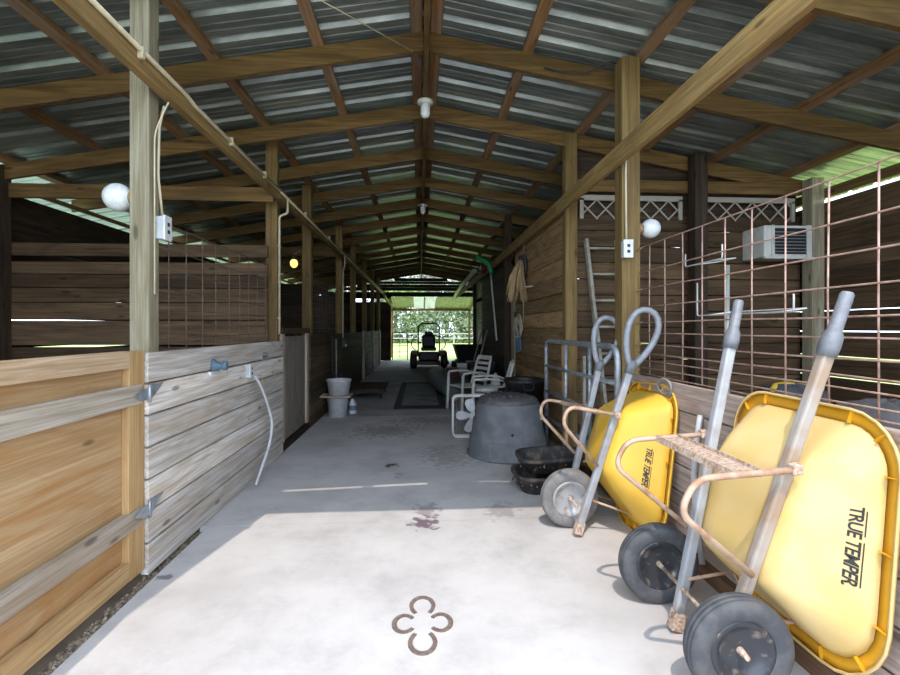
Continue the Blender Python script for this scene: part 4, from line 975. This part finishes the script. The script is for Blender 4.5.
t = thing('ladder', 'pale grey ladder leaning against the tack room boards by the outlet post', 'ladder', (1.98, 4.8, 0))
lad = LADM = plain('weathered_ladder', (.34, .33, .27), .7, 0, (.24, .22, .17), 10)
def lpnt(s_, z): return Vec((2.15 - .082*z + s_*.17, 4.80 + .095*z, z))
for s_ in (-1, 1): MB().beam(lpnt(s_, 0), lpnt(s_, 2.36), .035, .075, up=(0, 1, 0)).build('rail', lad, t, bevel=.005)
for k in range(8):
    z = .28 + .283*k; MB().tube([lpnt(-1, z), lpnt(1, z)], .015, 8).build('rung', lad, t)

# pale planks leaning by the corner post
mb = MB().beam((1.527, 4.90, 0), (1.527, 4.955, 1.25), .09, .03, up=(1, 0, 0))
tag(mb.build('plank', wood('fresh_plank', (.42, .27, .13), (.58, .40, .22), 2), loc=(1.5, 4.9, 0)), 'short fresh orange plank standing against the corner post', 'plank')
mb = MB().beam((1.60, 4.55, 0), (1.72, 4.90, 1.1), .05, .03, up=(1, 0, 0))
tag(mb.build('plank', LADM, loc=(1.6, 4.55, 0)), 'narrow grey plank leaning beside the gate upright', 'plank')

# lattice panels
def lattice(x0, x1, y, z0, z1, lab):
    t = thing('lattice_panel', lab, 'lattice', ((x0+x1)/2, y, z0), 'white lattice panels')
    mb = MB(); h = z1-z0; sp = .2; x = x0 - h
    while x < x1:
        for sgn in (1, -1):
            a, b_ = (x, z0), (x+h, z1)
            if sgn < 0: a, b_ = (x+h, z0), (x, z1)
            (ax, az), (bx_, bz) = a, b_
            # clip to x0..x1
            def cl(px):
                tt = (px-ax)/(bx_-ax); return (px, az + (bz-az)*tt)
            lo, hi = (a, b_) if ax < bx_ else (b_, a)
            if hi[0] <= x0 or lo[0] >= x1: continue
            if lo[0] < x0: lo = cl(x0)
            if hi[0] > x1: hi = cl(x1)
            yy = y - .004*sgn
            mb.beam((lo[0], yy, lo[1]), (hi[0], yy, hi[1]), .007, .015, up=(0, 0, 1)) if abs(hi[0]-lo[0]) > .01 else None
        x += sp
    mb.build('lattice_strips', LATT, t)
    f = MB(); f.box((x0, y-.015, z1-.02), (x1, y+.01, z1+.035)); f.box((x0, y-.015, z0), (x0+.04, y+.01, z1)); f.box((x1-.04, y-.015, z0), (x1, y+.01, z1))
    f.build('frame', LATT, t)
lattice(1.72, 2.86, 5.03, 2.58, 2.80, 'white lattice panel above the ladder, behind the globe lamp')
lattice(3.08, 4.15, 5.03, 2.58, 2.80, 'white lattice panel above the air conditioner')

# air conditioner
t = thing('air_conditioner', 'pale window air conditioner set in the boards behind the wire panel', 'air conditioner', (3.88, 4.9, 2.15))
ax0, ax1, ay, az0, az1 = 3.57, 4.10, 4.72, 2.14, 2.47
MB().box((ax0, ay, az0), (ax1, 5.06, az1)).build('cabinet', CREAM, t, bevel=.012)
g = MB().box((ax0+.10, ay-.012, az0+.03), (ax1-.08, ay, az1-.03)).build('front_grille', DARKM, t, bevel=.004)
mb = MB()
for k in range(7): mb.box((ax0+.11, ay-.018, az0+.05+k*.034), (ax1-.09, ay-.012, az0+.058+k*.034))
mb.build('louvre', GALV, g)
MB().box((ax0, ay-.02, az0-.02), (ax1, ay+.01, az0)).build('sill', CREAM, t); MB().box((ax0+.07, ay-.02, az0), (ax0+.10, ay, az1)).build('front_frame', CREAM, t); MB().box((ax1-.08, ay-.02, az0), (ax1-.03, ay, az1)).build('front_frame', CREAM, t)

# vertical pipe and white wire racks behind the rusty panel
tag(MB().tube([(2.25, 3.35, -.03), (2.25, 3.35, 1.86)], .017, 8).build('steel_pipe', plain('greenish_pipe', (.36, .42, .38), .5, .3), loc=(2.25, 3.35, -.03)), 'upright greenish steel pipe behind the rusty wire panel', 'pipe')
RACK = plain('dull_white_wire', (.42, .42, .40), .5)
for (y0, y1_, z0, zh, lab) in ((2.05, 2.80, 1.475, .20, 'white wire saddle rack hung low on the rusty panel'), (2.56, 2.93, 1.79, .08, 'small white wire bracket hung high on the rusty panel')):
    mb = MB(); x = 1.69
    mb.tube(smoothpath([(x, y0, z0+.08), (x, y0, z0), (x, y1_, z0), (x, y1_, z0+zh)], .015), .0045, 6)
    mb.tube(smoothpath([(x, y0+.1, z0), (x+.16, y0+.1, z0+.02), (x+.16, y1_-.1, z0+.02), (x, y1_-.1, z0)], .03), .004, 6)
    tag(mb.build('saddle_rack', RACK, loc=(x, y0, z0)), lab, 'rack', 'wire saddle racks')
# low table with blankets behind the wall
t = thing('work_table', 'low dark table under the charcoal blankets behind the wire panel', 'table', (2.9, 2.6, 0))
MB().box((2.3, 1.6, .68), (3.6, 3.4, .72)).build('tabletop', W_dark(1), t)
for x in (2.36, 3.54):
    for y in (1.66, 3.34): MB().box((x-.04, y-.04, -.03), (x+.04, y+.04, .68)).build('leg', W_dark(2), t)
for (c, sx, sy, sz, lab) in (((2.75, 2.0, .80), .55, .34, .2, 'nearest rumpled charcoal blanket on the low table'), ((2.9, 2.72, .81), .5, .31, .22, 'middle rumpled charcoal blanket on the low table'), ((2.62, 3.22, .79), .34, .17, .26, 'farthest rumpled charcoal blanket on the low table')):
    mb = MB(); n, m = 18, 10; rings = []
    for i in range(m+1):
        a = math.pi/2*(1 - i/m); rr = max(math.cos(a), .03)**.6
        rings.append([Vec((c[0] + sx*rr*math.cos(2*math.pi*k/n)*(1+.08*math.sin(5*k+i)), c[1] + sy*rr*math.sin(2*math.pi*k/n)*(1+.06*math.cos(3*k+i)), .722 + sz*math.sin(a)*(1+.12*math.sin(2.3*k+1.7*i)))) for k in range(n)])
    mb.loft(rings, False, True, True); tag(mb.build('blanket', BLANK, loc=(c[0], c[1], .722)), lab, 'blanket', 'charcoal blankets')
tag(MB().tube([(2.42, 3.12, .975), (2.5, 3.20, .995), (2.62, 3.25, 1.0), (2.74, 3.2, .985)], .018, 8).build('hose', plain('yellow_hose', (.50, .33, .03), .5), loc=(2.5, 3.2, .96)), 'short length of yellow hose lying on the blankets', 'hose')
tag(MB().tube(smoothpath([(2.4, 1.75, .96), (2.55, 1.95, 1.0), (2.5, 2.2, .99), (2.75, 2.3, 1.0)], .1), .012, 6).build('strap', ROPEW, loc=(2.4, 1.75, .95)), 'pale strap lying across the nearest charcoal blanket', 'strap')

# rope coil at the wall top, small chain
mb = MB()
for k in range(3):
    mb.tube([(1.60 + .01*k, 3.02 + .085*math.cos(a) + .01*k, 1.015 + .05*math.sin(a) - .012*k) for a in [2*math.pi*j/18 for j in range(18)]], .008, 6, closed=True)
tag(mb.build('rope_coil', plain('grey_rope', (.27, .24, .23), .9), loc=(1.6, 3.02, .95)), 'coil of grey rope hanging at the top of the boards between the wheelbarrows', 'rope')
# grey cable hanging behind the near barrow
tag(MB().tube(smoothpath([(1.60, 2.62, .90), (1.58, 2.66, .6), (1.56, 2.60, .35), (1.55, 2.52, .1)], .2), .016, 8).build('hose', plain('pale_grey_hose', (.50, .50, .52), .5), loc=(1.6, 2.62, .1)), 'pale grey hose hanging between the two wheelbarrows', 'hose')

# dried bundle on the tack wall
t = thing('straw_bundle', 'dried straw bundle hanging on the tack room wall', 'bundle', (1.60, 7.1, 2.3))
mb = MB()
for k in range(110):
    a = R.uniform(0, 2*math.pi); rr_ = R.uniform(.3, 1)**.5; l = R.uniform(.40, .64)
    dx, dy = math.cos(a)*rr_, math.sin(a)*rr_
    mb.tube([(1.52 + dx*.025, 7.1 + dy*.03, 2.42), (1.47 + dx*.11, 7.1 + dy*.11, 2.42-l*.55), (1.46 + dx*.16 + R.uniform(-.02, .02), 7.1 + dy*.16, 2.42-l)], [.010, .016, .005], 5)
mb.build('straw', STRAW, t, props={'kind': 'stuff'})
MB().tube([(1.545 + .055*math.cos(a), 7.1, 2.34 + .17*math.sin(a)) for a in [math.pi*(-.35 + k/10) for k in range(9)]], .03, 6).build('strap', BLACK, t)
MB().ball((1.53, 7.1, 2.45), .045, 8, 6).build('knot', BLACK, t)
tag(MB().tube([(1.61, 7.28, 2.8), (1.605, 7.27, 2.4), (1.605, 7.3, 1.5)], .006, 6).build('cord', ROPEW, loc=(1.61, 7.28, 1.5)), 'thin cord hanging down behind the straw bundle', 'cord')
tag(MB().beam((1.615, 6.72, 2.0), (1.50, 6.70, 1.99), .02, .02).build('peg', ROPEW, loc=(1.615, 6.72, 2.0)), 'pale wooden peg beside the straw bundle', 'peg')
# halters
t = thing('rope_halter', 'tangled halter of pale and blue rope hanging by the pale jamb', 'halter', (1.60, 7.5, 1.6))
for mt, n, ys, zz, nm in ((ROPEW, 5, .16, .16, 'pale_rope'), (LBLUE, 4, .08, .15, 'blue_rope'), (STRAW, 4, .18, .10, 'straw_rope')):
    mb = MB()
    for k in range(n):
        c = (1.585 - .015*k, 7.42 + R.uniform(-.1, .1), {'pale_rope': 1.45, 'blue_rope': 1.20, 'straw_rope': 1.5}[nm] + R.uniform(-.05, .05)); ph = R.uniform(0, 6)
        mb.tube([(c[0] + .01*math.sin(2*a), c[1] + ys*R.uniform(.8, 1)*math.cos(a), c[2] + zz*math.sin(a+ph*.1)) for a in [2*math.pi*j/14 for j in range(14)]], 0.009, 6, closed=True)
    mb.build(nm, mt, t)
tag(MB().box((1.56, 7.76, 1.58), (1.60, 7.82, 1.66)).build('door_latch', BLACK, loc=(1.6, 7.79, 1.58)), 'small black latch on the pale jamb above the halter', 'latch')
# pole with green head
t = thing('extension_pole', 'white pole with green head leaning high on the dark wall', 'pole', (1.52, 9.6, 1.2))
MB().tube([(1.55, 9.55, 1.15), (1.50, 10.1, 2.7)], .018, 8).build('pole', CREAM, t)
MB().tube(smoothpath([(1.51, 10.0, 2.5), (1.48, 10.1, 2.75), (1.25, 10.3, 2.95)], .1), [.05]*2 + [.055]*6, 10).build('head', GREEN, t) if False else MB().tube([(1.51, 10.0, 2.55), (1.49, 10.05, 2.72), (1.40, 10.1, 2.82), (1.22, 10.15, 2.93)], [.045, .05, .055, .055], 10).build('head', GREEN, t)
t = thing('reel', 'dark red round reel on the header beside the green-headed pole', 'reel', (1.49, 10.6, 2.7))
MB().lathe([(.03, -.04), (.12, -.03), (.12, .03), (.03, .04)], (1.40, 10.6, 2.75), (1, .3, 0), 20, cap=True).build('drum', plain('dark_red', (.12, .01, .01), .5), t)
MB().lathe([(.05, -.05), (.05, -.045)], (1.40, 10.6, 2.75), (1, .3, 0), 14, cap=True).build('hub', CREAM, t)
# tools leaning on the dark wall
for (y, tx, lab) in ((11.0, 1.58, 'rake handle leaning on the dark wall, nearest the armchairs'), (11.9, 1.57, 'rake handle leaning on the dark wall, nearest the cart')):
    tag(MB().tube([(1.20, y, .02), (tx, y+.1, 1.35)], .016, 8).build('tool_handle', W_rail(2), loc=(1.2, y, 0)), lab, 'tool', 'leaning tool handles')
# white pipe bend at the end of the right header
mb = MB().tube(smoothpath([(1.45, 12.6, 2.92), (1.45, 17, 2.86), (1.45, 19.4, 2.74), (1.42, 20.3, 2.52)], .5), .07, 8)
tag(mb.build('downpipe', plain('pale_downpipe', (.42, .42, .32), .5), loc=(1.45, 12.6, 2.9)), 'pale pipe bending down at the far end of the wheelbarrow-side header', 'pipe')
mb = MB().tube(smoothpath([(-1.44, 19.2, 2.75), (-1.42, 20.0, 2.6), (-1.2, 20.5, 2.35)], .3), .06, 8)
tag(mb.build('downpipe', plain('ochre_downpipe', (.45, .33, .12), .5), loc=(-1.44, 19.2, 2.7)), 'ochre pipe bend at the far end of the stall-side header', 'pipe')
# overhead wires
tag(MB().tube([(-1.12, 2.57, 3.44), (-.55, 3.2, 3.52), (-.06, 3.785, 3.60)], .004, 5).build('overhead_wire', CONDUIT, loc=(-1.12, 2.57, 3.44)), 'thin wire strung from the front rafter to the ridge', 'wire')
tag(MB().tube([(1.0, 3.78, 3.50), (1.15, 3.76, 3.46), (1.35, 3.74, 3.45), (1.52, 3.70, 3.52), (1.60, 3.70, 3.50)], .006, 6).build('overhead_wire', DARKM, loc=(1.0, 3.78, 3.5)), 'dark cable looping along the rafter to the outlet post', 'wire')
tag(MB().tube(smoothpath([(1.575, 3.545, 2.70), (1.57, 3.54, 2.6), (1.575, 3.54, 2.07)], .03), .008, 6).build('cable', CONDUIT, loc=(1.57, 3.54, 2.07)), 'pale cable running down the post to the outlet above the gate', 'cable')

# ---------------------------------------------------------------- beyond the barn
def fence(y, lab):
    t = thing('rail_fence', lab, 'fence', (0, y, 0)); x = -9
    while x <= 12.1:
        MB().box((x-.06, y-.06, -.1), (x+.06, y+.06, 1.05)).build('fence_post', FENC, t); x += 3
    for z in (.9, .5): MB().box((-9.2, y-.09, z-.04), (12.2, y-.06, z+.04)).build('fence_rail', FENC, t)
fence(42, 'pale rail fence across the lawn before the trees')

def tree(x, y, h, cr, mat, lab, seed):
    rr = random.Random(seed); t = thing('tree', lab, 'tree', (x, y, -.05), 'trees beyond the lawn')
    MB().tube([(x, y, -.1), (x + rr.uniform(-.2, .2), y, h*.35), (x + rr.uniform(-.5, .5), y, h*.8)], [h*.03, h*.022, h*.008], 8).build('trunk', BARK, t)
    mb = MB(); cl = []
    for k in range(9): cl.append((x + rr.uniform(-1, 1)*cr*.65, y + rr.uniform(-1, 1)*cr*.6, h*rr.uniform(.25, .9), cr*rr.uniform(.35, .6)))
    vs = []; fs = []
    for k in range(6500):
        cx_, cy_, cz_, r_ = rr.choice(cl)
        d_ = Vec((rr.gauss(0, 1), rr.gauss(0, 1), rr.gauss(0, 1))).normalized()*r_*rr.uniform(.6, 1.0)
        c = Vec((cx_, cy_, cz_)) + d_; a = Vec((rr.gauss(0, 1), rr.gauss(0, 1), rr.gauss(0, 1))).normalized(); b_ = a.cross(Vec((rr.gauss(0, 1), rr.gauss(0, 1), rr.gauss(0, 1)))).normalized(); s_ = rr.uniform(.08, .19)
        o = len(vs); vs += [c - a*s_, c + b_*s_*.5, c + a*s_, c - b_*s_*.5]; fs.append((o, o+1, o+2, o+3))
    mb.add(vs, fs); mb.build('foliage', mat, t)
LG = leaf_mat('bright_leaves', (.20, .31, .10), (.30, .40, .16)); MG = leaf_mat('mid_leaves', (.14, .20, .10), (.22, .27, .16)); GG = leaf_mat('grey_leaves', (.24, .25, .20), (.34, .34, .29))
for i, (x, y, h, cr, m_, lab) in enumerate(((-4.6, 48, 7, 2.6, GG, 'greyish tree beyond the lawn, by the gate side of the opening'), (-1.2, 46, 6, 2.2, LG, 'bright green low tree beyond the lawn, next to the greyish one'), (1.6, 49, 8, 2.8, GG, 'pale tree rising behind the mower roll bar'),
        (4.6, 47, 6.5, 2.5, MG, 'mid green tree beyond the lawn behind the black cart'), (7.6, 50, 8, 3, LG, 'bright tree at the wheelbarrow side of the far opening'), (-8, 52, 9, 3.4, MG, 'dark green tree far behind the greyish tree'), (11, 53, 9, 3.4, MG, 'dark green tree far beyond the bright one'),
        (-2.8, 56, 10, 3.6, MG, 'tall mid green tree at the back of the wood'), (3.2, 57, 10, 3.6, MG, 'tall mid green tree at the back behind the pale tree'), (8, 58, 11, 3.8, MG, 'tallest mid green tree at the back of the wood'))):
    tree(x, y, h, cr, m_, lab, 40+i)
# low scrub filling the foot of the wood
mb = MB(); vs = []; fs = []
for k in range(14000):
    c = Vec((R.uniform(-14, 16), R.uniform(44.5, 47), R.uniform(0, 1)**1.6*3.2)); a = Vec((R.gauss(0, 1), R.gauss(0, 1), R.gauss(0, 1))).normalized(); b_ = a.cross(Vec((R.gauss(0, 1), R.gauss(0, 1), 1))).normalized(); s_ = R.uniform(.10, .24)
    o = len(vs); vs += [c - a*s_, c + b_*s_*.5, c + a*s_, c - b_*s_*.5]; fs.append((o, o+1, o+2, o+3))
mb.add(vs, fs); tag(mb.build('undergrowth', MG), 'green undergrowth along the edge of the wood', 'undergrowth', None, 'stuff')

for o in SC.objects:
    if '_L' in o: del o['_L']
